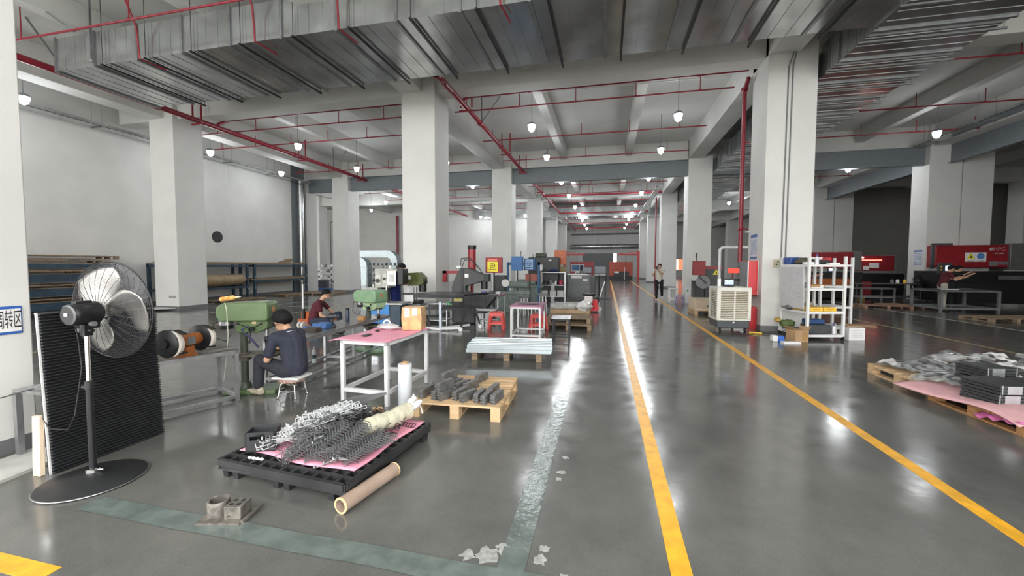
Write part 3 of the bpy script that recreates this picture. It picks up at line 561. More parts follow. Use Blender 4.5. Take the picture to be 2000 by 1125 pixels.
B().box(-.085,.085,-.055,.055,0,th_).box(-.085,.085,-.055,-.049,0,.075).box(-.03,.03,-.055,-.049,.10,.115).prism([(-.085,.075),(-.06,.075),(-.06,.10),(.06,.10),(.06,.075),(.085,.075),(.085,.125),(-.085,.125)],-.055,-.049,'y').prism([(-.085,0),(.085,0),(.085,.085),(.06,.085),(.06,.11),(-.06,.11),(-.06,.085),(-.085,.085)],.049,.055,'y').prism([(-.085,.085),(-.06,.085),(-.06,.11),(.06,.11),(.06,.085),(.085,.085),(.085,.135),(-.085,.135)],.049,.055,'y').box(-.085,-.079,-.055,.055,0,.125).box(.079,.085,-.055,.055,0,.125).obj('box_shell',M('bin_black',(.03,.032,.036),.5),bb)
wm=M('white_powder_coat',(.58,.60,.61),.35,var=.05); gm=M('grey_zinc',(.22,.23,.235),.35,.6,var=.15); km=M('dark_zinc',(.07,.072,.075),.4,.5,var=.2)
def ladder(L=.26,W_=.055,n=7,r=.0022,flange=.03):
    b=B(); 
    for y in (-W_/2,W_/2): b.bar((-L/2,y,0),(L/2,y,0),.005,.004)
    for k in range(n): x=-L/2+L*k/(n-1); b.bar((x,-W_/2,0),(x,W_/2,0),.005,.004)
    for k in range(n-1): x=-L/2+L*(k+.5)/(n-1); b.bar((x,W_/2,0),(x,W_/2,flange),.012,.003) if k%2==0 else 0
    return b
def chev(L=.20):
    b=B()
    for y in (-L/2,-L/6,L/6,L/2):
        for sx in(-1,1): b.bar((0,y,0),(sx*.055,y,-.055),.0045,.004)
    for x,z in ((0,0),(-.055,-.055),(.055,-.055),(-.028,-.028),(.028,-.028)): b.bar((x,-L/2,z),(x,L/2,z),.0045,.004)
    return b
protos={'w':(ladder().obj('wire_rack_part',wm),'white metal ladder bracket','white ladder brackets heaped on the pallet','bracket'),
 'g':(ladder(.22,.06,6,flange=.02).obj('wire_rack_part',gm),'grey zinc ladder bracket','grey ladder brackets heaped on the pallet','bracket'),
 'k':(ladder(.26,.045,9,flange=.015).obj('wire_rack_part',km),'dark zinc ladder bracket','dark ladder brackets heaped on the pallet','bracket'),
 's':(B().box(-.15,.15,-.012,.012,-.0015,.0015).obj('strip_part',km),'dark steel strip','dark steel strips heaped on the pallet','strip'),
 'c':(chev(.12).obj('angle_part',gm),'grey folded angle bracket','nested grey angle brackets on the pallet','bracket')}
def put(k,x,y,z,rot,loc='in the heap on the plastic pallet'):
    o=protos[k][0]; c=o.copy(); C.objects.link(c); c.location=(x,y,z); c.rotation_euler=rot
    tag(c,protos[k][1]+' '+loc,protos[k][3],protos[k][2]); return c
def hp(x,y): # height of the heap
    return .165+.20*math.exp(-((x+2.18)**2/.07+(y-2.85)**2/.09))
rr=random.Random(11)
for i in range(40): # white line of brackets running up the heap
    u=i/39; x=-2.50+.40*u; y=2.58+.36*u; put('w',x+rr.uniform(-.03,.03),y+rr.uniform(-.03,.03),hp(x,y)+.02+rr.uniform(0,.03),(rr.uniform(-.4,.4)+R(20),rr.uniform(-.3,.1),R(48)+rr.uniform(-.35,.35)))
for i in range(66):
    x=rr.gauss(-2.14,.17); y=rr.gauss(2.70,.16); x=min(max(x,-2.6),-1.8); y=max(y,2.45); put('g',x,y,hp(x,y)*.9+.03+rr.uniform(-.03,.03),(rr.uniform(-.5,.5),rr.uniform(-.5,.5),rr.uniform(0,6)))
for i in range(70):
    x=rr.gauss(-2.10,.2); y=rr.gauss(3.08,.15); x=min(max(x,-2.55),-1.72); y=min(y,3.35); put('k',x,y,hp(x,y)*.95+.03+rr.uniform(-.03,.03),(rr.uniform(-.5,.5),rr.uniform(-.5,.5),rr.uniform(0,6)))
for i in range(24):
    x=rr.gauss(-2.15,.13); y=rr.gauss(3.02,.1); put('s',x,y,hp(x,y)+.03+rr.uniform(-.02,.02),(rr.uniform(-.2,.2),rr.uniform(-.25,.25),R(20)+rr.uniform(-.5,.5)))
for r_ in range(4): # rows of nested angles at the front
    for i in range(14):
        x=-2.27+.15*r_+.010*i; y=2.46+.018*i+.02*r_; put('c',x,y,.215+.012*i*(1 if r_ in (1,2) else .6),(R(8),R(-15),R(38)),'nested at the front of the heap')
for i in range(22): put('s',-2.50+.014*i*.9,3.22+.012*i,.24+.004*i,(R(75),0,R(35)),'standing in a row at the back of the heap')
for i in range(16): put('k',-1.93+.022*i*.6,2.52+.02*i,.20+.002*i,(R(70),R(10),R(35)),'lined up at the front right of the heap')
for k in protos: bpy.data.objects.remove(protos[k][0])
ws=thing('wrapped_roll','long roll wrapped in cream plastic, tied at its far end, on the pallet','wrapped roll',(-1.89,2.90,.262),R(72))
ws.scale=(1,1.3,1.3)
b=B(); pts=[];rs=[]
for i in range(15):
    u=i/14; pts.append((-.03+.50*u,0,.005*math.sin(9*u))); rs.append(.057*(1-.0*u)*(.72 if i==0 else 1)*(1+.06*math.sin(i*2.1)) if u<.93 else .03)
b.tube(pts,rs,n=16); b.obj('wrapped_body',M('cream_wrap',(.62,.60,.46),.45,var=.12,scale=14,bump=.8,bscale=22),ws)
B().tube([(.46,0,0),(.50,.02,.05),(.54,.0,.08)],[.02,.03,.012],8).tube([(.46,0,0),(.52,-.03,.04),(.55,-.05,.06)],[.02,.026,.01],8).obj('tied_end',filmw,ws)
B().tube([(.46,0,.05),(.55,.03,.09),(.60,.0,.0),(.60,-.02,-.05)],.006,n=6).obj('strap',paper,ws)
t=thing('cardboard_offcut','curled brown cardboard pieces at the back of the heap','cardboard',(-2.11,3.40,.16),R(20))
for k in range(5): B().surf(lambda u,v,k=k:(-.05+.10*u,.012*math.sin(PI*u)-.01*k,.01*k+.055*v),8,2).obj('curled_sheet',card,t,solid=.003)
for k in range(4):
    o=B().ball((0,0,0),.012,8,6,(1.5,1,.9)).obj('glove_tip',paper); o.location=(-2.58+.035*k,2.425,.158); tag(o,'small white knobbly piece on the pallet front rim','piece','white pieces on the pallet rim')
# cardboard tube in front
ct=thing('cardboard_tube','shiny brown cardboard tube lying on the floor against the black pallet','tube',(-1.645,2.20,.052),rot=(0,R(90),R(79)))
tubem=M('brown_taped_tube',(.40,.30,.24),.22,var=.08)
B().lathe([(.040,.0),(.050,.0),(.050,.52),(.040,.52),(.040,0)],n=36,cap=False).obj('tube_wall',tubem,ct)
B().lathe([(.040,-.001),(.052,-.001),(.0535,.006),(.051,.010)],n=36,cap=False).lathe([(.051,.510),(.0535,.514),(.052,.521),(.040,.521)],n=36,cap=False).obj('tube_rim',M('tan_rim',(.72,.52,.28),.5),ct)
# steel fixture
fx=thing('welded_fixture','dirty steel fixture with a ring and a drilled block on a base plate','fixture',(-2.31,2.01,0),R(14))
dirt=M('dirty_steel',(.20,.185,.165),.55,.45,var=.3,scale=18,bump=.4,bscale=30)
B().box(-.15,.14,-.075,.075,.004,.014).obj('base_plate',dirt,fx)
B().lathe([(.047,.014),(.06,.014),(.062,.10),(.058,.108),(.047,.105),(.047,.014)],(-.075,.015,0),n=32,cap=False).obj('ring',dirt,fx)
blk=B().box(.0,.105,-.05,.055,.014,.095).obj('drilled_block',dirt,fx,bev=.003)
for x,y in ((.03,-.02),(.03,.025),(.075,-.02),(.075,.025)): B().cyl((x,y,.085),(x,y,.0965),.013,n=16).obj('bore',black,blk)
B().cyl((.03,-.075,.04),(.03,-.05,.04),.006,n=8).obj('bolt',dirt,fx); B().bar((.13,-.08,.02),(.15,.11,.02),.012).bar((-.15,-.08,.01),(.12,-.085,.01),.012).obj('edge_bar',dirt,fx)
# ---------------- people
def limbmesh(chains,voxel=.012,extra=None,sub=1):
    """chains: list of [(point, radius), ...]; all blended into one skin by a voxel remesh"""
    b=B()
    for ch in chains:
        pts=[Vector(p) for p,_ in ch]; rs=[r for _,r in ch]
        P=[];Rr=[]
        for i in range(len(pts)-1):
            k=4
            for j in range(k): t=j/k; P.append(pts[i].lerp(pts[i+1],t)); Rr.append(rs[i]+(rs[i+1]-rs[i])*t)
        P.append(pts[-1]);Rr.append(rs[-1])
        b.tube(P,Rr,n=12)
        b.ball(pts[0],rs[0]*.99,12,8); b.ball(pts[-1],rs[-1]*.99,12,8)
        for p,r in ch[1:-1]: b.ball(p,r*1.0,12,8)
    if extra: extra(b)
    me=bpy.data.meshes.new('t'); me.from_pydata(b.v,[],b.f); o=bpy.data.objects.new('t',me); C.objects.link(o)
    md=o.modifiers.new('r','REMESH'); md.mode='VOXEL'; md.voxel_size=voxel; md.use_smooth_shade=True
    s=o.modifiers.new('s','SMOOTH'); s.iterations=4; s.factor=.5
    me2=bpy.data.meshes.new_from_object(o.evaluated_get(bpy.context.evaluated_depsgraph_get())); bpy.data.objects.remove(o); me2.shade_smooth(); return me2
def mobj(name,me,m,par):
    me.name=name; me.materials.clear(); me.materials.append(m); o=bpy.data.objects.new(name,me); C.objects.link(o); o.parent=par; return o
def head_extra(c,fwd,up=(0,0,1),s=1.0):
    c=Vector(c);f=Vector(fwd).normalized();u=Vector(up).normalized();l=u.cross(f).normalized();u=f.cross(l)
    def fn(b):
        def bl(off,r,sc): # ellipsoid in head frame
            n0=len(b.v); b.ball((0,0,0),1,14,10); 
            for i in range(n0,len(b.v)):
                x,y,z=b.v[i]; p=c+f*(off[0]+x*r*sc[0])*s+l*(off[1]+y*r*sc[1])*s+u*(off[2]+z*r*sc[2])*s; b.v[i]=tuple(p)
        bl((-.005,0,.02),.088,(1.08,.86,1.05)); bl((.03,0,-.045),.062,(1.0,.88,1.0)); bl((.05,0,-.085),.028,(1,1,.8))
        bl((.098,0,-.02),.016,(1.1,.8,1.3)); bl((.092,0,-.062),.016,(.7,1.5,.5))
        for sy in(-1,1): bl((-.005,sy*.082,-.01),.022,(.7,.35,1.3)); bl((.082,sy*.032,.008),.012,(.6,1.3,.6))
    return fn,(c,f,l,u,s)
def hair_mesh(fr,cover=.55,thick=1.0,low=-.03):
    c,f,l,u,s=fr; b=B(); n=22;m=14
    V=[];F=[]
    for i in range(m+1):
        for k in range(n):
            a=2*PI*k/n; front=.5*(1+math.cos(a)); tmax=PI*(.86-.52*front**.8+.018*math.sin(5*a)+.012*math.sin(11*a)); t=tmax*i/m
            r=.103*thick*(1+.02*math.sin(7*a+3*t))*(1-.25*max(0,(t/PI-.62))/.3); V.append(c+(f*(-.008+1.03*r*math.sin(t)*math.cos(a))+l*(.90*r*math.sin(t)*math.sin(a))+u*(.022+r*1.02*math.cos(t)))*s)
    for i in range(m):
        for k in range(n): k2=(k+1)%n; F.append((i*n+k,(i+1)*n+k,(i+1)*n+k2,i*n+k2))
    b.add(V,F); return b
def hand(wrist,dirv,palm,curl=.5,s=1.0,side=1):
    w=Vector(wrist);d=Vector(dirv).normalized();p=Vector(palm); p=(p-d*p.dot(d)).normalized(); q=d.cross(p)*side; ch=[]
    base=w+d*.085*s
    ch.append([(w,.026*s),(w+d*.04*s,.030*s),(base,.028*s)]); ch.append([(w+q*.018*s,.016*s),(base+q*.026*s,.014*s)]); ch.append([(w-q*.018*s,.016*s),(base-q*.026*s,.014*s)])
    for i,(o,L) in enumerate(((.030,.065),(.010,.078),(-.010,.072),(-.030,.056))):
        a=curl*(1+.1*i); p0=base+q*o*s; p1=p0+(d*math.cos(a*.6)+p*math.sin(a*.6))*L*.45*s; p2=p1+(d*math.cos(a*1.5)+p*math.sin(a*1.5))*L*.33*s; p3=p2+(d*math.cos(a*2.2)+p*math.sin(a*2.2))*L*.25*s
        ch.append([(p0,.0095*s),(p1,.0088*s),(p2,.008*s),(p3,.007*s)])
    t0=w+d*.025*s+q*.026*s; ch.append([(t0,.012*s),(t0+(q*.7+d*.6+p*.3)*.035*s,.0105*s),(t0+(q*.6+d*1.0+p*.6)*.058*s,.009*s)])
    return ch
def person(label,loc,rz,J,shirt,trouser,shoe,face=(0,1,-.2),voxel=.012,sleeve=.75,hair_kw={},hands=(1,1),belt=None,name='person',hs=1.0):
    t=thing(name,label,'person',loc,rz)
    v=lambda k:Vector(J[k]); chains=[]; pel=v('pelvis');chest=v('chest');neck=v('neck');head=v('head')
    chains.append([(neck-(neck-chest)*.2,.055),(neck,.05),(neck+(head-neck)*.6,.048)])
    chains.append([(pel,.10),(chest,.10)]); chains.append([(chest,.06),(neck,.05)])
    for s_ in 'LR':
        sh,el,wr=v('sh'+s_),v('el'+s_),v('wr'+s_)
        chains.append([(sh,.045),(el,.038),(el.lerp(wr,.35),.037),(wr,.025)])
        d=(wr-el).normalized(); hd=J.get('hand'+s_,None)
        chains+=hand(wr,hd or d,J.get('palm'+s_,(0,0,-1)),.5,1.0,-1 if s_=='L' else 1)
        hp_,kn,an=v('hip'+s_),v('kn'+s_),v('an'+s_)
        chains.append([(pel,.08),(hp_,.075),(kn,.048),(an.lerp(kn,.25),.038),(an,.036)]); chains.append([(chest,.06),(sh,.045)])
    fn,fr=head_extra(head,face,s=hs)
    me=limbmesh(chains,min(voxel,.009),fn); mobj('body',me,skin,t)
    # shirt
    ch=[[(pel,.135),(pel.lerp(chest,.5),.125),(chest,.125),(chest.lerp(neck,.6),.085)]]
    shm=(v('shL')+v('shR'))/2
    side=(v('shL')-v('shR')).normalized()
    ch.append([(chest+side*.07,.10),(pel+side*.055,.10)]); ch.append([(chest-side*.07,.10),(pel-side*.055,.10)])
    ch.append([(v('shL')-side*.02,.062),(shm,.075),(v('shR')+side*.02,.062)])
    for s_ in 'LR':
        sh,el=v('sh'+s_),v('el'+s_); ch.append([(sh,.062),(sh.lerp(el,sleeve*.5),.058),(sh.lerp(el,sleeve),.060)])
        ch.append([(sh,.06),(chest+(side*.07 if s_=='L' else -side*.07),.095)])
    sh_=mobj('shirt',limbmesh(ch,voxel),shirt,t)
    ch=[]
    for s_ in 'LR':
        hp_,kn,an=v('hip'+s_),v('kn'+s_),v('an'+s_); ch.append([(pel,.105),(hp_,.10),(hp_.lerp(kn,.5),.083),(kn,.068),(kn.lerp(an,.5),.062),(kn.lerp(an,.90),.058)])
    mobj('trousers',limbmesh(ch,voxel),trouser,t)
    for s_ in 'LR':
        an=v('an'+s_); fd=Vector(J.get('foot'+s_,(0,1,0))).normalized(); up=Vector((0,0,1)); h_=an-Vector((0,0,.045)) if abs(fd.z)<.5 else an
        o=mobj('shoe',limbmesh([[(h_-fd*.045,.040),(h_+fd*.06,.036),(h_+fd*.15,.030)],[(h_-fd*.03+Vector((0,0,.03)),.038),(h_+fd*.05+Vector((0,0,.01)),.036)]],.009),shoe,t)
        B().tube([an+Vector((0,0,.0)),an.lerp(v('kn'+s_),.14)],.043,n=12).obj('sock',white,t)
    hair_mesh(fr,**hair_kw).obj('hair',hair,t,solid=.006)
    return t,fr
# worker at the near drill press: faces -X, back to the camera
tr=M('charcoal_trousers',(.028,.031,.042),.9,var=.15,scale=20,bump=.3,bscale=90); shoeb=M('beige_trainer',(.42,.37,.28),.7,var=.25,scale=30)
J=dict(pelvis=(0,0,.36),chest=(-.06,.02,.66),neck=(-.14,.02,.80),head=(-.215,.01,.905),
 shL=(-.13,-.17,.74),elL=(-.21,-.21,.47),wrL=(-.36,-.02,.50),handL=(-1,.35,0),shR=(-.13,.19,.74),elR=(-.30,.25,.50),wrR=(-.46,.16,.52),handR=(-1,-.1,0),
 hipL=(-.04,-.10,.33),knL=(-.44,-.13,.44),anL=(-.46,-.14,.085),footL=(-1,-.1,0),hipR=(-.04,.10,.33),knR=(-.42,.22,.44),anR=(-.36,.24,.085),footR=(-1,.2,0))
p1,fr=person('person in navy polo shirt sitting on a low stool at the green drill press','' or (-3.67,4.12,0),R(-8),J,navy,tr,shoeb,face=(-1,.05,-.40),voxel=.011,sleeve=.72,hs=1.15)
c=Vector(J['neck']); 
B().tube([c+Vector((.03+.055*math.cos(a)*1.0,.07*math.sin(a),-.012+.02*math.cos(a))) for a in [PI*k/10-PI/2 for k in range(11)]],.011,n=8).obj('collar',navy,p1)
B().tube([c+Vector((.035+.055*math.cos(a),.076*math.sin(a),-.022+.02*math.cos(a))) for a in [PI*k/10-PI/2 for k in range(11)]],.004,n=6).obj('collar_stripe',paper,p1)
hc,hf,hl,hu,_s=fr
gl=B()
for sy in(-1,1): gl.tube([hc+hf*.10+hl*sy*.06,hc+hl*sy*.088+hf*.0+hu*.0],.003,n=6); gl.lathe([(.024,-.002),(.024,.002)],hc+hf*.108+hl*sy*.034,hf,14)
gl.obj('glasses',black,p1)
st=thing('low_stool','low stool with white foam seat and chrome legs under the seated worker','stool',(-3.70,4.10,0),R(6))
B().box(-.17,.17,-.14,.14,.235,.262).obj('seat_pad',white,st,bev=.008); B().lathe([(.13,.19),(.15,.20),(.15,.225),(.14,.235)],n=28).obj('seat_cushion',M('red_patterned_cloth',(.34,.12,.08),.7,col2=(.5,.42,.36),scale=30),st)
for k in range(4):
    a=PI/4+k*PI/2; B().tube([(.09*math.cos(a),.09*math.sin(a),.19),(.13*math.cos(a),.13*math.sin(a),.16),(.15*math.cos(a),.15*math.sin(a),.03),(.16*math.cos(a),.16*math.sin(a),.012)],.009,n=10).ball((.162*math.cos(a),.162*math.sin(a),.012),.013,8,6).obj('leg',chrome,st)
B().tube([(.135*math.cos(k*PI/12),.135*math.sin(k*PI/12),.09) for k in range(25)],.006,n=6,cap=False).obj('foot_ring',chrome,st)
# worker sitting low beyond the long bench
maroon=M('maroon_cloth',(.085,.012,.022),.9,var=.1,bump=.2,bscale=120); jean=M('dark_jeans',(.02,.028,.05),.9,var=.2,scale=20)
J2=dict(pelvis=(0,0,.28),chest=(.05,.06,.60),neck=(.14,.12,.78),head=(.22,.17,.90),shL=(.02,.26,.70),elL=(.18,.38,.48),wrL=(.38,.30,.38),shR=(.20,-.06,.70),elR=(.26,-.08,.42),wrR=(.42,.04,.32),
 hipL=(.05,.14,.26),knL=(.46,.30,.42),anL=(.66,.10,.09),footL=(.8,-.5,0),hipR=(.08,-.08,.26),knR=(.54,-.20,.34),anR=(.66,-.10,.09),footR=(1,.2,0))
p2,_=person('person in maroon shirt and jeans sitting low on a crate beyond the long bench',(-6.72,8.15,0),R(0),J2,maroon,jean,blackm,face=(.8,.35,-.5),voxel=.014,sleeve=.6)
cr=B().box(-.2,.2,-.15,.15,0,.15).obj('blue_crate',M('crate_blue',(.05,.14,.36),.5,var=.2,scale=20),bev=.01); cr.location=(-6.70,8.15,0); tag(cr,'blue plastic crate used as a seat by the person in maroon','crate')
cr=B().box(-.22,.2,-.12,.12,0,.10).obj('blue_basket',M('crate_blue',(.05,.14,.36)),bev=.01); cr.location=(-4.35,5.50,.6); cr.scale=(.6,.9,.8); tag(cr,'low blue basket on the long bench beside the impact driver','basket')
# person in blue behind the milling machine
bluec=M('blue_workwear',(.015,.03,.16),.9,var=.12); 
J3=dict(pelvis=(0,0,.95),chest=(.08,0,1.25),neck=(.14,0,1.42),head=(.20,0,1.52),shL=(.10,.19,1.36),elL=(.22,.24,1.12),wrL=(.42,.12,1.10),shR=(.10,-.19,1.36),elR=(.20,-.26,1.10),wrR=(.42,-.12,1.08),
 hipL=(0,.10,.92),knL=(.04,.11,.50),anL=(0,.11,.09),footL=(1,0,0),hipR=(0,-.10,.92),knR=(.03,-.11,.50),anR=(0,-.11,.09),footR=(1,0,0))
person('person in blue workwear bending behind the milling machine',(-5.62,9.98,0),R(0),J3,bluec,bluec,blackm,face=(.8,0,-.6),voxel=.016,sleeve=.95)
# walking man in the aisle
J4=dict(pelvis=(0,0,.96),chest=(0,0,1.26),neck=(.01,0,1.44),head=(.02,.0,1.55),shR=(.19,0,1.38),elR=(.10,-.20,1.20),wrR=(-.07,-.24,1.40),handR=(-.5,0,.9),shL=(-.19,0,1.38),elL=(-.27,-.08,1.16),wrL=(-.17,-.22,1.38),handL=(0,0,1),
 hipL=(-.09,0,.92),knL=(-.10,-.07,.50),anL=(-.10,.0,.085),footL=(-.3,-1,0),hipR=(.10,0,.92),knR=(.12,-.06,.52),anR=(.16,.16,.20),footR=(0,-.8,-.35))
wsh=M('off_white_tshirt',(.62,.60,.54),.9,var=.05); blk=M('black_trousers',(.012,.013,.016),.9)
p4,_=person('person in white t-shirt and black trousers walking on the aisle line, holding up a phone',(2.32,19.35,0),0,J4,wsh,blk,white,face=(-.15,-1,-.1),voxel=.014,sleeve=.55)
t=B().cb((2.18,19.05,1.50),(.075,.012,.15)).obj('mobile_phone',black,bev=.004); tag(t,'dark phone held up by the walking person','phone')
# two workers at the dark machine on the right
J5=dict(pelvis=(0,0,.95),chest=(.07,0,1.24),neck=(.14,0,1.40),head=(.21,0,1.50),shL=(.08,.19,1.34),elL=(.26,.2,1.14),wrL=(.50,.14,1.20),shR=(.08,-.19,1.34),elR=(.24,-.22,1.12),wrR=(.50,-.14,1.20),
 hipL=(0,.10,.92),knL=(.0,.11,.50),anL=(0,.11,.09),footL=(1,0,0),hipR=(0,-.10,.92),knR=(0,-.11,.50),anR=(0,-.11,.09),footR=(1,0,0))
khaki=M('pale_trousers',(.42,.40,.34),.9)
p5,_=person('person in maroon shirt and pale trousers reaching over the table at the dark red machine',(11.85,17.75,0),R(-8),J5,M('dark_maroon_cloth',(.09,.012,.02),.9),khaki,blackm,face=(.9,0,-.4),voxel=.016,sleeve=.6)
J6=dict(J5); J6.update(elL=(.30,.22,1.20),wrL=(.52,.18,1.34),elR=(.28,-.22,1.18),wrR=(.50,-.14,1.30))
p6,_=person('person in black shirt leaning in to the dark red machine beside the one in maroon',(12.55,18.45,0),R(-15),J6,M('black_shirt',(.01,.01,.012),.9),blk,blackm,face=(.9,0,-.2),voxel=.016,sleeve=.6)
p7,_=person('person in black standing at the far red machine seen through the white shelf',(8.85,20.9,0),R(0),dict(J5),M('black_shirt',(.01,.01,.012),.9),blk,blackm,face=(.9,0,-.4),voxel=.02,sleeve=.6)
# ---------------- left racks against the wall
def blue_rack(label,y0,y1,h=1.6,levels=(.85,),x0=-17.25,x1=-16.35):
    t=thing('steel_rack',label,'rack',(x0,y0,0)); D=x1-x0; L=y1-y0
    for x in (.04,D-.04):
        for y in (.05,L-.05): B().box(x-.045,x+.045,y-.05,y+.05,0,h).obj('post',dblue,t)
    B().box(0,D,0,L,h-.13,h-.03).obj('top_beam',dblue,t)
    for z in levels: B().box(D-.06,D,.05,L-.05,z-(.22 if len(levels)>1 else .10),z).box(0,.06,.05,L-.05,z-.10,z).box(.06,D-.06,.05,.13,z-.08,z).box(.06,D-.06,L-.13,L-.05,z-.08,z).obj('shelf_beam',dblue,t)
    for y in (.05,L-.05): B().cyl((D,y,h*.3),(D+.012,y,h*.3),.02,n=8).obj('bolt',paper,t); B().cyl((D,y,h*.62),(D+.012,y,h*.62),.02,n=8).obj('bolt',paper,t)
    return t
blue_rack('long dark blue steel rack behind the fan, loaded with old pallets',5.0,10.35,1.62,(.42,.85,1.28))
blue_rack('dark blue steel rack holding the brown wrapped roll, nearer half',11.9,15.6,1.62,(.62,))
blue_rack('dark blue steel rack at the far end of the left wall',15.9,19.4,1.62,(.85,))
k=0
for z,y0,y1,l in ((1.62,4.9,10.2,'lower of the two on top of the near blue rack'),(1.76,5.0,10.45,'topmost on the near blue rack'),(1.29,5.2,9.6,'on the upper shelf of the near blue rack'),(.86,5.2,9.6,'on the middle shelf of the near blue rack'),(.43,5.2,9.6,'on the bottom shelf of the near blue rack')):
    pallet('weathered wide wooden pallet '+l,(-16.8,(y0+y1)/2,z),0,.9,y1-y0,.12,wood2,n=5)
for z,y,l in ((1.62,13.6,'on top of the middle blue rack'),(1.62,17.4,'on top of the far blue rack'),(.86,17.4,'on the shelf of the far blue rack')):
    t=B().box(-.46,.46,-1.7,1.7,0,.05).box(-.4,.42,-1.5,1.8,.05,.085).obj('plywood_sheets',wood2); t.location=(-16.8,y,z); tag(t,'stack of worn plywood sheets '+l,'plywood')
t=B().prism([(0,0),(.5,.02),(.62,.16),(.55,.20),(.35,.1),(0,.03)],-.2,.2,'x').obj('bent_sheet',wood2); t.location=(-16.7,17.9,1.71); tag(t,'bent offcut lying on the far blue rack','offcut')
b=B().tube([(0,-1.6,0),(0,-1.4,.02),(0,0,.0),(0,1.25,.03),(0,1.5,.03)],[.25,.27,.26,.24,.06],14); 
b.v=[(x*1.25*(1+.06*math.sin(9*y+4*z)),y,z*.95*(1+.07*math.sin(7*y+9*x))) for x,y,z in b.v]
t=b.obj('brown_wrapped_roll',M('kraft_wrap',(.36,.27,.16),.6,var=.12,scale=5,bump=.9,bscale=9)); t.location=(-16.45,14.0,.90); tag(t,'large brown paper wrapped roll lying in the middle blue rack','roll')
pallet('flat wooden pallet lying under the middle blue rack',(-16.0,14.6,0),0,1.0,2.2,.08,wood2,n=5)
pallet('flat wooden pallet lying behind the pallet jack',(-15.2,19.0,0),R(8),2.2,1.5,.09,wood2,n=6)
pallet('low wooden pallet lying beside the far blue rack',(-16.2,18.0,0),R(-5),1.3,1.8,.08,wood2,n=5)
t=B().cyl((-17.4,14.98,2.86),(-17.385,14.98,2.86),.26,n=32).obj('round_wall_plate',M('dark_vent',(.03,.03,.03),.6)); tag(t,'dark round hole cover on the left wall above the brown roll','wall plate')
t=B().box(-13.30+-2,-15.0,10.99,11.0,.42,.50).obj('wall_socket',M('grey_socket',(.35,.35,.36),.5)); t.location=(.35,-.0,0); tag(t,'small grey socket plate low on the left pillar','socket')
t=B().prism([(-16.2,10.4),(-15.0,10.5),(-14.6,10.95),(-15.9,11.0)],.06,.09,'z').box(-15.7,-15.6,10.5,10.6,0,.06).obj('foam_board',M('pale_board',(.5,.5,.48),.6)); tag(t,'pale flat board lying at the foot of the left pillar','board')
# pallet jack handle near the maroon worker
def pallet_jack(label,loc,rz,body,handle=1.25,lean=0):
    t=thing('pallet_jack',label,'pallet jack',loc,rz)
    for y in (-.19,.19): B().box(0,1.1,y-.08,y+.08,.05,.11).obj('fork',body,t)
    B().box(-.12,.02,-.26,.26,.05,.22).prism([(-.12,.22),(.0,.22),(-.04,.42),(-.12,.42)],-.13,.13,'y').obj('pump_body',body,t)
    for y in (-.06,.06): B().cyl((-.2,y-.03,.09),(-.2,y+.03,.09),.09,n=18).obj('wheel',M('nylon_wheel',(.6,.6,.58),.4),t)
    B().cyl((-.16,0,.25),(-.16,0,.5),.04).obj('pump',blackm,t)
    a=Vector((-.17-lean*.3,0,.5)); b_=Vector((-.17-lean,0,handle-.2)); c_=b_+(b_-a).normalized()*.22; yv=Vector((0,.1,0))
    B().cyl(a,b_,.018).obj('handle_tube',white,t)
    B().tube([b_,b_+yv*.9+(c_-b_)*.35,c_+yv-(c_-b_)*.1,c_+yv*.7,c_-yv*.7,c_-yv-(c_-b_)*.1,b_-yv*.9+(c_-b_)*.35,b_],.012,n=8).obj('handle_loop',black,t)
    return t
pallet_jack('pallet jack with black loop handle standing behind the person in maroon',(-7.35,8.75,0),R(80),M('orange_jack',(.5,.12,.04),.4),1.32)
pallet_jack('red pallet jack standing at the pallets beside the aisle line',(-.45,14.2,0),R(200),red,1.25,.25)
# rear shelves with white parts, ducts and pipe
def open_shelf(name,label,loc,rz,w,d,h,zs,m,post=.035,thick=.03,cat='shelf'):
    t=thing(name,label,cat,loc,rz)
    for x in (post/2,w-post/2):
        for y in (post/2,d-post/2): B().cb((x,y,h/2),(post,post,h)).obj('post',m,t)
    for z in zs: B().box(post,w-post,0,d,z-thick,z).obj('shelf_board',m,t)
    return t
open_shelf('wire_shelf','white wire shelf crowded with white parts beyond the pallet jack',(-19.3,23.3,0),R(18),1.9,.6,1.5,(.35,.7,1.05,1.4),white)
open_shelf('wire_shelf','pale shelf with dark parts standing before the curved ducts',(-17.6,27,0),R(18),3.0,.6,1.62,(.35,.75,1.15,1.55),mgrey)
pk=['white','dark','grey']
for s_,(x0,y0,n,mats,lb,gr) in enumerate(((-19.25,23.25,8,(white,white,mgrey),'white moulded part on the white wire shelf','white parts on the wire shelf'),(-17.5,26.95,9,(dgrey,dblue,mgrey),'dark machine part on the pale rear shelf','dark parts on the rear shelf'))):
    for z in ((.36,.71,1.06,1.42) if s_==0 else (.36,.76,1.16,1.56)):
        for i in range(n):
            u=i*(1.75 if s_==0 else 2.8)/n+.1; r_=rnd.uniform(.07,.12); b=blob(10,1,.12,(r_,r_*.9,r_*.95),i+int(z*50))
            t=b.obj('moulded_part',mats[(i+int(z*10))%3]); t.location=(x0+u*math.cos(R(18)),y0+u*math.sin(R(18))+.2,z+r_); tag(t,lb,'part',gr)
t=B().cb((-18.5,22.4,.35),(1.9,.5,.5),(0,0,R(18))).obj('dark_crate',dgrey); tag(t,'row of dark crates under the white wire shelf','crate')
t=B().cb((-18.1,22.0,.06),(2.2,.5,.12),(0,0,R(18))).obj('blue_plinth',M('crate_blue',(.05,.14,.36))); tag(t,'low blue plinth below the dark crates','plinth')
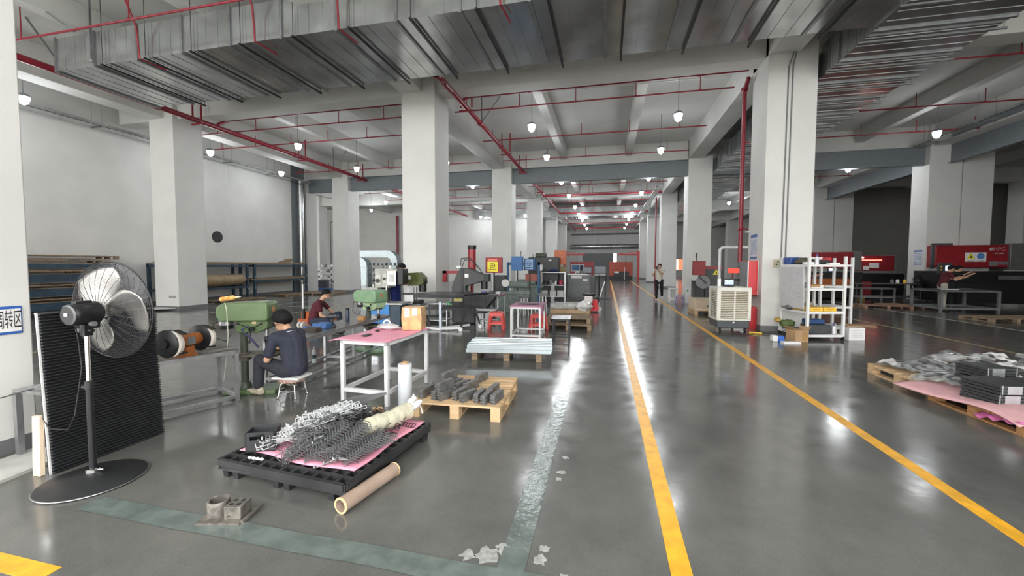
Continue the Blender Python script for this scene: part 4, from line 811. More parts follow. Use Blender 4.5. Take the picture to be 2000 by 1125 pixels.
def elbow(x,y,w,top,r,label):
    t=thing('duct_elbow',label,'duct',(x,y,0)); b=B(); prof=[]
    n=10
    for i in range(n+1):
        a=PI/2*i/n; prof.append((r*math.sin(a),top-r+r*math.cos(a)))
    poly=[(-w,top)]+prof+[(r,.0),(r-.55,.0)]+[((r-.55)*math.sin(PI/2*i/n),top-r+(r-.55)*math.cos(PI/2*i/n)) for i in range(n,-1,-1)]+[(-w,top-.55)]
    b.prism(poly,0,.7,'y'); b.obj('duct_bend',M('bright_galvanised',(.36,.41,.43),.38,.8,var=.12,scale=8),t,smooth=False)
    B().box(r-.58,r+.03,-.03,.73,top-r-.05,top-r+.0).obj('flange',galv_d,t)
elbow(-17.2,29.2,2.5,2.75,.95,'large curved galvanised duct bend standing at the rear left wall')
elbow(-18.9,27.9,1.2,2.2,.8,'middle curved galvanised duct bend behind the dark shelf')
pipe('fire_riser','dark red riser pipe on the rear left wall above the duct bends',[(-21.0,37.8,0),(-21.0,37.8,6.6)],.13)
struct(B().box(-46,-7,38,38.2,0,7.5),'wall_rear_left_bay',white_paint)
t=B().tube([(-22.9,30,0),(-22.9,30,5.2),(-20.8,30,5.3)],.05,n=6).obj('door_frame_post',dgrey); tag(t,'tall dark door frame at the rear left','door frame')
pipe('vertical_duct','shiny vertical duct set in the recess at the end of the left wall',[(-17.25,20.05,0),(-17.25,20.05,6.5)],.16,m=galv,cat='duct')
# ---------------- milling machine, blue cabinet, tapping machine
mm=thing('milling_machine','grey milling machine with a drawing taped to its head, on a blue cabinet','machine',(-5.55,9.35,0),R(6))
B().box(-.30,.22,-.28,.25,.06,.60).obj('blue_cabinet',M('cabinet_blue',(.05,.25,.62),.4,var=.05),mm,bev=.01); B().box(-.34,.50,-.26,.30,.0,.06).box(.22,.50,-.25,.28,.06,.58).obj('machine_base',dblue,mm)
B().box(-.36,.56,-.30,.32,.60,.64).obj('table',M('pale_table',(.45,.46,.45),.4,.3),mm)
mcol=M('beige_machine',(.42,.42,.38),.45,var=.12)
B().box(-.26,-.02,.05,.35,.64,1.05).obj('column',dgrey,mm); B().box(-.22,.16,-.12,.3,1.02,1.46).box(-.26,.42,-.05,.32,1.43,1.50).obj('head',mcol,mm,bev=.01)
B().box(-.20,-.05,-.15,-.12,1.08,1.34).box(-.0,.10,-.14,-.12,1.12,1.38).obj('gear_panel',M('pale_panel',(.55,.55,.5),.4),mm); B().cyl((-.12,-.2,1.2),(-.12,-.13,1.2),.05).obj('dial',black,mm); B().cyl((.05,-.18,1.25),(.05,-.13,1.25),.03).obj('dial',black,mm)
B().box(.12,.36,-.16,-.15,1.08,1.45).obj('drawing_sheet',paper,mm); B().box(.17,.31,-.163,-.161,1.17,1.36).obj('drawing_print',M('faint_print',(.6,.6,.6),.8),mm)
B().box(.36,.52,-.1,.25,1.1,1.5).obj('motor_box',blackm,mm,bev=.01); B().cyl((-.28,-.1,.64),(-.28,-.1,1.1),.015).cyl((.10,-.14,.62),(.10,-.14,1.1),.022).obj('guide_rod',chrome,mm)
B().box(-.50,-.10,-.22,-.0,.98,1.02).obj('side_tray',mcol,mm)
for i,(x,mt,n) in enumerate(((-.1,mgrey,'grey cup'),(.12,white,'white cup'),(.32,blackm,'black tin'))):
    t=B().cyl((0,0,0),(0,0,.08),.035,n=12).obj('small_container',mt); t.location=(-5.55+x,9.4,1.505); tag(t,n+' standing on top of the milling machine','container')
tm=thing('tapping_machine','olive green tapping machine standing right of the milling machine','machine',(-5.25,10.0,0),R(0))
B().box(-.3,.35,-.25,.25,.0,.50).obj('cabinet_base',M('dark_cabinet',(.12,.12,.12),.5),tm); B().box(-.25,.45,-.2,.22,.50,.56).obj('table_top',steel,tm); B().cyl((.22,0,.56),(.22,0,1.0),.045).obj('column',steel,tm)
og=M('olive_green',(.10,.115,.035),.4,var=.1)
B().prism([(.0,1.05),(.0,1.38),(.36,1.40),(.50,1.28),(.52,1.10),(.4,1.05)],-.15,.15,'y').obj('head',og,tm,bev=.015); B().cyl((.44,0,.88),(.44,0,1.18),.10).obj('motor',blackm,tm); B().box(.06,.16,-.155,-.15,1.22,1.32).obj('maker_plate',paper,tm)
B().cyl((.05,-.05,.70),(.05,-.05,1.05),.022).box(-.1,.35,-.12,.12,.80,.84).obj('quill_bridge',blackm,tm); B().box(0.0,.25,-.18,-.17,.62,.80).box(.05,.15,-.18,-.17,.86,1.04).obj('paper_note',paper,tm); B().box(.22,.42,-.16,.1,.56,.66).obj('vice',blackm,tm)
sd=open_shelf('side_table','grey side table against the central pillar',(-4.95,10.2,0),R(0),.75,.5,.56,(.56,.1),steel,.03,.03,'table')
tt=thing('clipboard_plate','small white plate','plate',(0,0,-30)) if 0 else None
t=B().box(-.04,.04,-.004,.004,-.05,.05).obj('exit_sign',M('exit_green',(.05,.5,.2),.4)); t.location=(-4.05,9.95,.56); tag(t,'small green emergency exit sign low behind the trolley','sign')
e=B().box(-.02,.0,-.006,-.004,-.02,.03).box(0,.025,-.006,-.004,-.03,.0).obj('running_figure_mark',M('exit_mark',(.4,.9,.5),.4)); e.parent=t
# ---------------- big trolley and C-frame press
tl=thing('trolley_table','black topped trolley table with angled legs and white wheels','trolley',(-4.62,9.45,0),R(2))
B().prism([(0,-.35),(1.30,-.45),(1.72,.35),(.25,.45)],.86,.90,'z').box(.0,1.25,-.42,-.36,.80,.875).obj('table_top',blackm,tl); B().box(.1,1.40,-.3,-.25,.50,.56).box(.1,1.45,.25,.3,.50,.56).obj('cross_bar',blackm,tl)
B().cb((.66,-.30,.35),(.06,.06,.7)).obj('leg',M('white_blue_leg',(.6,.66,.75),.4),tl)
for p,q in (((.15,-.25,.52),(.40,-.30,.12)),((1.35,-.25,.55),(1.20,-.35,.10)),((1.35,.25,.55),(1.50,.25,.10))): B().bar(p,q,.04).obj('leg',blackm,tl)
B().bar((.1,-.28,.06),(.68,-.32,.03),.05).bar((.68,-.28,.05),(1.25,.2,.08),.05).bar((.7,-.32,.05),(1.2,-.35,.08),.05).obj('floor_frame',alu,tl)
for x,y in ((1.20,-.38),(1.52,.22)): B().cyl((x,y-.02,.05),(x,y+.02,.05),.05,n=16).obj('wheel',white,tl)
pr=thing('c_frame_press','charcoal C-frame press with white label behind the trolley table','press',(-4.1,10.55,0),R(0))
prm=M('press_charcoal',(.045,.048,.05),.45,var=.12)
B().prism([(-.05,.02),(.62,.02),(.62,.80),(.35,.88),(.35,1.02),(.9,1.18),(.9,1.32),(.42,1.52),(.2,1.52),(.02,1.20),(-.05,1.0)],-.14,.14,'y').obj('press_frame',prm,pr,bev=.015)
B().box(.55,.95,-.22,.25,.30,.80).prism([(.6,.8),(1.25,.8),(.95,.45),(.6,.35)],-.2,.22,'y').obj('bed',prm,pr,bev=.01); B().cyl((.85,0,.95),(.85,0,1.2),.09).box(.70,1.0,-.12,.12,1.15,1.36).obj('ram',blackm,pr)
B().box(.22,.30,-.15,-.142,0.02,1.5).obj('rib',blackm,pr); B().box(.33,.44,-.146,-.141,1.26,1.36).box(.10,.22,-.16,.0,1.52,1.58).obj('white_plate',paper,pr); B().box(.02,.27,-.16,-.142,.60,.82).obj('warning_label',M('warn_yellow',(.75,.65,.05),.5,col2=(.7,.7,.7),scale=8),pr)
B().tube([(.16,-.02,1.56),(.2,-.05,1.78),(.45,-.05,1.80),(.7,-.05,1.55),(.8,0,1.36)],.012,n=6).tube([(.2,.02,1.56),(.28,0,1.74),(.48,0,1.74),(.68,0,1.5)],.012,n=6).obj('hydraulic_hose',black,pr)
rp=thing('hydraulic_post','tall red hydraulic cylinder standing behind the charcoal press','cylinder',(-3.83,11.2,0))
B().lathe([(.02,0),(.05,.02),(.05,1.3),(.085,1.32),(.085,1.42),(.115,1.45),(.115,2.05),(.10,2.12),(.02,2.12)],n=20).obj('cylinder_body',M('wine_red',(.30,.02,.03),.35),rp); B().lathe([(.12,2.05),(.13,2.17),(.10,2.17)]).obj('crown_cap',blackm,rp); B().box(-.9,-.1,-.05,.05,1.35,1.43).box(-.9,-.78,-.05,.05,1.1,1.43).obj('arm',M('wine_red',(.30,.02,.03)),rp)
def panel_box(name,label,loc,w,h,d,m,rz=0,pole=True,poleh=None):
    t=thing(name,label,'control box',loc,rz); z=loc[2]
    B().box(-w/2,w/2,-d/2,d/2,0,h).obj('box_body',m,t,bev=.008)
    if pole: B().cyl((0,0,-z),(0,0,0),.025,n=10).box(-.15,.15,-.15,.15,-z,-z+.03).obj('pole',blackm,t)
    return t
t=panel_box('sign_box','dark red control box with yellow safety sign and round emblem',(-3.27,11.6,1.37),.50,.46,.14,dred)
B().box(-.19,.13,-.075,-.071,.03,.33).obj('yellow_sign',M('safety_yellow',(.85,.75,.05),.5),t); B().box(-.17,.11,-.075,-.071,.345,.41).obj('orange_header',M('header_orange',(.75,.22,.15),.5),t)
B().tube([(-.03+.075*math.cos(a*PI/12),-.078,.22+.075*math.sin(a*PI/12)) for a in range(25)],.007,n=6,cap=False).bar((-.09,-.078,.22),(.03,-.078,.22),.01).bar((-.03,-.078,.16),(-.03,-.078,.28),.01).box(-.15,.09,-.077,-.075,.095,.108).obj('emblem',ink,t)
t=panel_box('blue_box','plain mid blue control box left of the blue safety sign',(-3.2,14.5,1.40),.40,.52,.25,M('box_blue',(.04,.16,.42),.4)); B().cyl((.13,0,.52),(.13,0,.72),.012,n=8).obj('signal_rod',black,t)
t=panel_box('sign_box','small dark blue box with pale blue safety sign and round emblem',(-2.92,15.5,1.40),.44,.46,.14,M('frame_blue',(.02,.09,.25),.4)); B().box(-.17,.13,-.075,-.071,.04,.42).obj('sign_face',M('pale_blue_sign',(.4,.6,.8),.5),t)
B().tube([(-.02+.09*math.cos(a*PI/12),-.078,.27+.09*math.sin(a*PI/12)) for a in range(25)],.008,n=6,cap=False).bar((-.10,-.078,.27),(.06,-.078,.27),.01).bar((-.02,-.078,.19),(-.02,-.078,.35),.01).box(-.14,.1,-.077,-.075,.08,.12).obj('emblem',M('sign_blue',(.03,.12,.45)),t); B().cyl((.12,0,.46),(.12,0,.62),.012,n=8).obj('signal_rod',black,t)
t=B().box(-3.9,-2.6,15.9,15.98,1.60,1.72).box(-3.95,-3.87,15.9,15.98,0,1.72).box(-2.68,-2.6,15.9,15.98,0,1.72).obj('blue_gantry',M('gantry_blue',(.04,.14,.32),.4)); tag(t,'blue steel gantry behind the control boxes','gantry')
cm=thing('compressor','dark green air receiver tank on top of the large charcoal machine','compressor',(-2.85,17.8,1.96)); B().lathe([(.03,-.26),(.11,-.24),(.12,-.1),(.12,.1),(.11,.24),(.03,.26)],(0,0,.06),(1,0,0)).obj('tank',M('tank_green',(.06,.075,.05),.5),cm)
t=thing('charcoal_machine','large charcoal machine housing below the air receiver','machine',(-2.75,17.8,0)); B().box(-.6,.72,-.4,.4,.85,1.95).box(-.55,.3,-.45,.45,0,.85).obj('housing',prm,t,bev=.03); B().box(-.15,.03,-.41,-.405,1.35,1.62).box(.30,.42,-.41,-.405,1.78,1.84).obj('paper_note',paper,t); B().cyl((-.1,0,1.94),(-.1,0,1.965),.06).obj('outlet',mgrey,t)
t=thing('orange_cabinet','orange electrical cabinet with two small warning marks','cabinet',(-2.06,18.5,1.62)); B().box(-.26,.26,-.2,.2,0,.66).obj('cabinet_body',orange,t,bev=.01); B().prism([(-.03,.28),(.03,.28),(0,.34)],-.205,-.2,'y').box(.09,.11,-.205,-.2,.28,.34).obj('warning_mark',paper,t); B().box(-.2,-.14,-.15,-.1,-1.62,0).box(.14,.2,-.15,-.1,-1.62,0).obj('support',blackm,t)
t=B().cb((-2.0,18.2,1.43),(.46,.35,.25)).obj('cardboard_box',M('old_card',(.30,.24,.13),.8)); tag(t,'brown cardboard box below the orange cabinet','box')
t=B().box(-2.25,-1.75,17.9,18.5,0,1.30).obj('grey_block_stand',dgrey); tag(t,'dark stand holding the brown box under the orange cabinet','stand')
sh=open_shelf('steel_shelf','grey steel shelf with paint tins above and white cartons below',(-2.74,17.0,0),R(3),1.06,.4,1.32,(.28,.76,1.30),steel,.05,.025)
for i,(x,z,w,h,mt,l) in enumerate(((-2.55,.785,.14,.17,black,'black tin on the middle of the steel shelf, first from left'),(-2.33,.785,.15,.22,mgrey,'grey tin on the steel shelf beside the black tin'),(-2.12,.785,.09,.17,paper,'small pale bottle on the steel shelf'),(-1.90,.785,.16,.2,M('magenta_red',(.45,.02,.06),.4),'red tin at the right of the steel shelf'))):
    t=B().lathe([(w/2,0),(w/2,h*.9),(w*.4,h)],n=14).obj('tin',mt); t.location=(x,17.25,z-.02); tag(t,l,'tin')
for i,(x,l) in enumerate(((-2.58,'left'),(-2.22,'middle'),(-1.90,'right'))):
    t=B().box(-.13,.13,-.12,.12,0,.24).obj('carton',M('white_carton',(.62,.61,.6),.6)); t.location=(x,17.22,.282); tag(t,l+' white carton on the lower board of the steel shelf','carton')
t=blob(12,1,.12,(.18,.14,.08),8).obj('navy_cloth_bundle',M('navy_bundle',(.02,.03,.10),.8)); t.location=(-2.2,17.2,1.37); tag(t,'crumpled navy cloth on top of the steel shelf','cloth')
t=blob(12,1,.15,(.14,.12,.07),5).obj('rag_bundle',dgrey); t.location=(-2.58,17.2,1.36); tag(t,'grey rags on top of the steel shelf','rags')
gc=thing('grey_cabinet','large grey machine cabinet with white control strip and monitors on top','cabinet',(-1.82,18.6,0)); B().box(0,1.1,0,1.4,.12,1.15).box(.1,1.0,.1,1.3,.0,.12).obj('cabinet_body',mgrey,gc,bev=.01); B().box(-.1,1.02,-.06,.5,1.15,1.20).obj('worktop',white,gc); B().box(.25,.72,-.03,-.01,1.00,1.13).box(.78,.98,-.015,-.001,.88,.98).obj('label_strip',paper,gc); B().box(1.1,1.3,.05,1.4,.12,1.1).obj('side_housing',dgrey,gc)
def monitor(label,loc,rz,w=.42,h=.32,m=mgrey,scr=None,st=.12):
    t=thing('monitor',label,'monitor',loc,rz); B().box(-w/2,w/2,-.03,.03,st,st+h).obj('monitor_casing',m,t,bev=.008); B().box(-w/2+.03,w/2-.03,-.033,-.031,st+.03,st+h-.03).obj('screen',scr or M('dark_screen',(.02,.05,.09),.15),t); B().cyl((0,0,0),(0,0,st),.03,n=8).box(-.1,.1,-.08,.08,0,.012).obj('monitor_stand',m,t); return t
monitor('pale monitor with blue screen on the grey machine cabinet',(-1.42,19.0,1.20),R(20),m=M('pale_grey_case',(.45,.46,.46),.5),scr=M('blue_screen',(.03,.10,.2),.2))
monitor('second pale monitor turned sideways on the grey machine cabinet',(-1.15,19.1,1.20),R(-55),m=M('pale_grey_case',(.45,.46,.46)))
monitor('low black monitor at the right end of the grey machine cabinet',(-.88,18.9,1.20),R(0),.45,.3,black,st=.03)
ms=thing('monitor_stand','tall stand with a black monitor beside the aisle line','monitor',(-.30,19.8,0),0); B().box(-.3,.3,-.03,.03,1.18,1.58).obj('screen_casing',black,ms); B().box(-.26,.26,-.034,-.031,1.22,1.54).obj('screen',M('dark_screen',(.02,.05,.09)),ms); B().box(-.26,.26,-.15,.15,1.13,1.16).obj('keyboard_tray',white,ms); B().cyl((-.05,0,.05),(-.05,0,1.2),.03).cyl((.24,0,.0),(.24,0,1.2),.025).obj('pole',blackm,ms); B().box(-.3,.5,-.2,.2,0,.05).obj('base',blackm,ms)
# tables, stools and pallets in the mid aisle
def tube_table(label,loc,rz,w,d,h,leg=.035,top=pink,rail=.1,name='work_table',cloth=True,m=alu):
    t=thing(name,label,'table',loc,rz)
    for x in (leg/2,w-leg/2):
        for y in (leg/2,d-leg/2): B().cb((x,y,(h-.03)/2),(leg,leg,h-.03)).obj('leg',m,t)
    B().box(0,w,0,d,h-.06,h-.02).obj('top_frame',m,t); B().box(-.02,w+.02,-.02,d+.02,h-.02,h).obj('table_top',top,t)
    if rail: B().box(leg,w-leg,0,leg,rail,rail+leg).box(leg,w-leg,d-leg,d,rail,rail+leg).box(0,leg,leg,d-leg,rail,rail+leg).box(w-leg,w,leg,d-leg,rail,rail+leg).obj('lower_frame',m,t)
    return t
mauve=M('mauve_foam',(.42,.20,.30),.7,var=.08)
t2=tube_table('white tube table with mauve cloth between the two coral stools',(-2.02,8.45,0),R(3),.66,1.0,.72,.035,mauve,.06)
B().surf(lambda u,v:(.68+.02*math.sin(9*v),-.02+.5*v,.72-.16*u-.03*math.sin(6*v)*u),4,10).obj('hanging_cloth',mauve,t2,solid=.004)
t=B().prism([(-.2,-.12),(.16,-.15),(.2,.1),(-.1,.16)],0,.012,'z').prism([(-.02,-.2),(.30,-.1),(.25,.1),(0,.05)],.012,.018,'z').obj('document_folder',black); t.location=(-1.75,8.95,.722); tag(t,'black folder with papers on the mauve topped table','folder')
tube_table('grey tube table with mauve top and parts behind the first coral stool',(-3.50,10.5,0),R(0),.66,.8,.78,.035,mauve,0,m=steel)
tube_table('low plain steel frame bench in front of the mauve parts table',(-3.35,10.15,0),R(0),.55,.4,.45,.025,steel,.1,name='steel_bench',m=steel)
tube_table('white corner frame table left of the mauve topped table',(-2.25,9.6,0),R(0),.5,.6,.60,.03,alu,0,name='frame_table')
for i,(x,m_,l) in enumerate(((-3.36,M('violet_tin',(.12,.12,.4),.4),'violet box on the mauve parts table'),(-3.15,dgrey,'dark tray on the mauve parts table'),(-2.95,steel,'steel part on the mauve parts table'))):
    t=B().cb((x,10.9,.82),(.13,.12,.08)).obj('small_box',m_,bev=.01); tag(t,l,'box')
def plastic_stool(label,loc,rz,m=redpl,s=1.0,seat=.5):
    t=thing('plastic_stool',label,'stool',loc,rz)
    B().add([(a*(.13+.05*(1-k)),b*(.13+.05*(1-k)),.44+.03*k) for k in (0,1) for a,b in((-1,-1),(1,-1),(1,1),(-1,1))],[(0,1,2,3),(7,6,5,4),(0,4,5,1),(1,5,6,2),(2,6,7,3),(3,7,4,0)]).obj('seat',m,t,bev=.01)
    for sx in(-1,1):
        for sy in(-1,1): B().bar((sx*.145,sy*.145,.44),(sx*.20,sy*.20,0),.055,.055).obj('leg',m,t)
    B().box(-.17,.17,-.185,-.155,.36,.44).box(-.17,.17,.155,.185,.36,.44).box(-.185,-.155,-.17,.17,.36,.44).box(.155,.185,-.17,.17,.36,.44).box(-.19,.19,-.20,-.17,.14,.19).box(-.19,.19,.17,.20,.14,.19).obj('side_panel',m,t)
    t.scale=(s,s,s); return t
plastic_stool('coral red plastic stool standing free between the trolley and the mauve table',(-2.68,9.75,0),R(8),s=.92)
plastic_stool('coral red plastic stool half hidden behind the mauve topped table',(-1.62,9.75,0),R(-5),s=.9)
tube_table('small square steel stool in front of the plywood pallets',(-1.1,8.42,0),R(2),.36,.40,.50,.03,steel,.08,name='steel_stool',m=blackm)
t=B().prism([(-.15,-.1),(.15,-.12),(.12,.1),(-.1,.12)],0,.01,'z').obj('sheet_offcut',steel); t.location=(-.92,8.62,.505); tag(t,'bright sheet offcut on the small steel stool','offcut')
pallet('pallet stack of plywood in the aisle, lower one behind the steel stool',(-.92,10.55,0),0,1.15,1.2,.13,wood2,n=6)
pallet('plywood pallet lying on top of the lower pallet behind the steel stool',(-.95,10.7,.135),R(3),1.1,1.1,.13,wood2,n=6)
t=B().cb((-1.0,11.9,.17),(1.1,.9,.33)).obj('plywood_pile',M('plywood',(.36,.25,.14),.8),bev=.004); tag(t,'pile of plywood boards behind the stacked pallets','plywood')
for i,(x,y,z,sx,sy,sz,m_,l) in enumerate(((-1.35,11.7,.42,.28,.22,.12,film,'clear wrapped parts bundle on the plywood pile, left one'),(-.98,11.8,.40,.25,.2,.09,film,'clear wrapped parts bundle on the plywood pile, middle one'),(-.62,11.6,.43,.25,.25,.15,filmw,'white wrapped parts bundle on the plywood pile, right one'))):
    t=blob(16,1,.1,(sx,sy,sz),i+20).obj('wrapped_bundle',m_); t.location=(x,y,z); tag(t,l,'bundle')
ch=thing('office_stool','stool with black round seat and a paper hung on it, before the grey cabinet','stool',(-.62,14.9,0)); B().lathe([(.02,.5),(.22,.5),(.25,.54),(.24,.58),(.02,.6)],n=20).obj('seat',black,ch); B().box(-.14,.14,-.26,-.255,.28,.5).obj('paper_sheet',paper,ch); B().cyl((0,0,.1),(0,0,.5),.03).obj('column',blackm,ch)
for k in range(5): B().bar((0,0,.1),(.25*math.cos(k*1.257),.25*math.sin(k*1.257),.03),.03).obj('foot',blackm,ch)
t=B().cb((-.9,15.3,.12),(1.3,.5,.16)).obj('long_carton',M('pale_carton',(.5,.49,.46),.7)); tag(t,'long pale carton lying on the floor before the grey cabinet','carton')
# lathe and grinders between the press and the charcoal machine
lt=thing('surface_grinder','grey green machine tool with handwheel and white guard behind the yellow sign','machine',(-3.3,13.4,0)); lg=M('grey_green',(.17,.21,.19),.45,var=.12)
B().box(-.5,.6,-.3,.3,0,.62).box(-.6,.8,-.2,.2,.62,.72).obj('machine_bed',lg,lt,bev=.01); B().box(-.45,-.05,-.2,.25,.72,1.25).obj('column',dgrey,lt,bev=.02); B().cyl((.1,-.2,.95),(.75,-.2,.95),.12).obj('spindle_head',lg,lt); B().lathe([(.02,0),(.13,.0),(.13,.02),(.02,.02)],(.0,-.3,1.0),(0,-1,0)).obj('guard',white,lt)
B().tube([(.3+.12*math.cos(a*PI/10),-.33,.5+.12*math.sin(a*PI/10)) for a in range(21)],.012,n=6,cap=False).bar((.18,-.33,.5),(.42,-.33,.5),.015).obj('handwheel',steel,lt)
lt=thing('engine_lathe','grey green lathe with red toolbox on it left of the charcoal machine','machine',(-3.1,16.2,0)); B().box(-.6,.5,-.3,.3,0,.7).box(-.6,.6,-.2,.2,.7,.8).obj('machine_bed',lg,lt,bev=.01); B().box(-.1,.4,-.2,.1,.95,1.25).obj('red_box',M('faded_red',(.45,.14,.10),.5),lt); B().cyl((-.4,-.1,.9),(.3,-.1,.9),.13).obj('spindle_head',lg,lt)
for i,(x,y,h) in enumerate(((-2.55,12.6,.62),(-2.05,13.2,.66))):
    t=thing('work_stool',('grey metal work stool with round seat behind the mauve table','grey metal work stool with square seat near the steel shelf')[i],'stool',(x,y,0)); B().lathe([(.02,h-.05),(.17,h-.05),(.18,h-.02),(.17,h)]).obj('seat',mgrey,t)
    for a in range(4): B().cyl((.09*math.cos(a*PI/2),.09*math.sin(a*PI/2),h-.05),(.14*math.cos(a*PI/2),.14*math.sin(a*PI/2),0),.018,n=8).obj('leg',alu,t)
# white panels on a pallet
pallet('wooden pallet under the long pale blue steel panels',(-1.66,6.82,0),R(8),1.18,.72,.14,wood2,n=6)
pb=M('pale_blue_zinc',(.50,.57,.61),.35,.3,var=.05)
O5=['front row','second row back','middle row','fourth row back','rearmost row']
for i in range(5):
    dy=-.30+.15*i
    for lay in (0,1):
        t=B().prism([(-.072,0),(-.072,.062),(-.05,.062),(-.046,.045),(.046,.045),(.05,.062),(.072,.062),(.072,0)],-.71,.71,'x').obj('steel_channel_panel',pb,bev=.002)
        t.location=(-1.62+.02*((i+lay)%2)-dy*.139,6.78+dy*.99,.143+.064*lay); t.rotation_euler=(0,0,R(8)); tag(t,'long pale blue steel channel panel on the pallet, %s, %s layer'%(O5[i],('lower','upper')[lay]),'panel','pale blue steel panels on the pallet')
t=B().box(-.14,.14,-.05,.05,0,.002).obj('paper_label',paper); t.location=(-1.64,6.78,.271); t.rotation_euler=(0,0,R(8)); tag(t,'white paper label stuck on the pale blue panels','label')
# ---------------- far end of the aisle
def bigmachine(label,x0,x1,y,top,m):
    t=thing('red_machine',label,'machine',(x0,y,0)); w=x1-x0
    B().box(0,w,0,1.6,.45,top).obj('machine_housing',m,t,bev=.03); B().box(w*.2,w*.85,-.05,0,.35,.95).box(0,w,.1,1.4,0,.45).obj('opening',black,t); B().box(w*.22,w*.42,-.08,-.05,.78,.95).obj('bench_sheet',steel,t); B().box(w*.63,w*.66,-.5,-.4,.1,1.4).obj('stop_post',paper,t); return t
bigmachine('distant dark red machine on the left side of the aisle end',-3.85,-1.4,44,1.98,M('far_red',(.33,.03,.03),.4))
bigmachine('distant orange red machine at the end of the aisle',.25,2.65,44,1.98,M('far_orange_red',(.38,.06,.03),.4))
def jib(label,x,y,sx):
    t=thing('jib_crane',label,'crane',(x,y,0)); B().box(-.12,.12,-.12,.12,0,3.05).obj('mast',M('crane_red',(.42,.03,.03),.4),t); B().box(min(0,sx*2.0),max(0,sx*2.0),-.07,.07,2.60,2.76).obj('boom',M('crane_red',(.42,.03,.03)),t)
    for k in range(4): B().bar((sx*.3*k,0,2.95-.05*k),(sx*.3*k,0,2.7),.05).obj('tie',M('crane_red',(.42,.03,.03)),t)
    B().bar((0,0,3.0),(sx*1.7,0,2.76),.05).obj('stay',M('crane_red',(.42,.03,.03)),t); B().cyl((sx*1.2,0,1.6),(sx*1.2,0,2.6),.02,n=6).obj('hoist_chain',black,t)
jib('red jib crane at the right of the distant aisle end',3.05,42,-1); jib('red jib crane at the left of the distant aisle end',-4.2,42,1)
pipe('air_duct_round','shiny long round duct along the far end above the cranes',[(-5,58.5,4.25),(6,58.5,4.3)],.32,m=galv,cat='duct')
pipe('cable_tray_far','double grey tray crossing the far end wall',[(-5,58.8,6.0),(6,58.8,6.05)],.12,m=mgrey,cat='cable tray')
for x,l in ((-1.7,'left'),(1.2,'right')): conduit([(x,58.8,7.3),(x,58.8,3.5)],'white downpipe on the far wall, %s one'%l,.05)
t=thing('seated_figure_stool','x','x') if 0 else None
# ---------------- right side
sh1=thing('white_shelf','white steel shelf on casters with a whiteboard on its side','shelf',(4.19,9.80,0),R(13))
def shelfunit(t,w=.82,d=.92,h=1.80,zs=(.12,.62,1.12,1.63)):
    p=.05
    for x in (p/2,w-p/2):
        for y in (p/2,d-p/2):
            B().cb((x,y,.08+(h-.08)/2),(p,p,h-.08)).obj('post',white,t,bev=.003); c=B().cyl((x-.015,y,.035),(x+.015,y,.035),.035,n=14).cb((x,y,.07),(.02,.03,.04)); c.obj('caster',blackm,t)
    for z in zs: B().box(p,w-p,0,.04,z-.05,z).box(p,w-p,d-.04,d,z-.05,z).box(0,.04,p,d-p,z-.05,z).box(w-.04,w,p,d-p,z-.05,z).obj('shelf_frame',white,t); B().box(.04,w-.04,.04,d-.04,z-.012,z).obj('shelf_board',white,t)
shelfunit(sh1)
sh2=thing('white_shelf','second white steel shelf standing behind the first one','shelf',(5.01,11.13,0),R(13)); shelfunit(sh2,.80,.6)
def onshelf(b,name,m,x,y,z,label,cat,rz=0,**k):
    c,s=math.cos(R(13)),math.sin(R(13)); o=b.obj(name,m,**k); o.location=(4.19+x*c-y*s,9.80+x*s+y*c,z); o.rotation_euler=(0,0,R(13+rz)); tag(o,label,cat); return o
wbm=M('whiteboard_face',(.62,.62,.64),.25,var=.03)
wb_=thing('whiteboard','whiteboard with faint handwriting hung on the side of the white shelf','whiteboard',(4.16,9.86,.66),R(13),rot=(R(0),R(-2),R(13)))
B().box(-.015,0,0,.80,0,.92).obj('board_frame',M('board_frame',(.6,.6,.6),.4),wb_,bev=.01); B().box(-.018,-.0152,.02,.40,.02,.90).box(-.018,-.0152,.42,.78,.02,.90).obj('board_face',wbm,wb_)
wr_=B(); 
for i,(y,z) in enumerate(((.10,.52),(.10,.34),(.10,.27),(.52,.50),(.55,.26),(.50,.20),(.12,.80))):
    pts=[(-.0195,y+.012*k,z+.008*math.sin(k*2.3+i)) for k in range(14)]; wr_.tube(pts,.0022,n=4)
wr_.obj('handwriting',M('marker_grey',(.25,.25,.3),.6),wb_)
yb=M('yellow_box',(.85,.55,.06),.5,var=.05)
for i,(x,l) in enumerate(((.07,'left yellow carton on the white shelf'),(.36,'right yellow carton on the white shelf'))):
    o=onshelf(B().box(0,.27,0,.2,0,.085),'yellow_carton',yb,x,.01,.625,l,'carton',bev=.003); B().box(.06,.20,-.002,0,.035,.05).obj('carton_print',M('red_print',(.5,.15,.03),.6),o)
onshelf(B().box(0,.16,0,.25,0,.09),'yellow_carton',M('dull_yellow_box',(.6,.36,.05),.5),-.0,.28,.625,'dull yellow carton at the whiteboard side of the shelf','carton')
onshelf(B().prism([(0,0),(.3,0),(.34,.07),(-.04,.07)],0,.25,'y'),'open_carton',card,.18,.35,.63,'open brown carton of scraps on the white shelf','carton')
onshelf(blob(12,1,.15,(.12,.1,.07),31),'scrap_pile',M('beige_scrap',(.35,.28,.2),.8),.35,.48,.73,'pale scraps heaped in the open brown carton','scraps')
onshelf(B().box(-.06,.06,-.04,.04,0,.05).cyl((0,0,.04),(0,.12,.06),.03),'power_drill',M('drill_yellow',(.7,.45,.03),.4,col2=(.03,.03,.03),scale=9),.06,.78,.625,'yellow and black power tool on the whiteboard side shelf','power tool')
onshelf(blob(12,1,.12,(.22,.16,.06),32),'tool_pile',M('black_steel_mix',(.03,.03,.03),.4,col2=(.25,.25,.26),scale=16),.10,.55,.66,'dark pile of tools on the shelf below the whiteboard','tools')
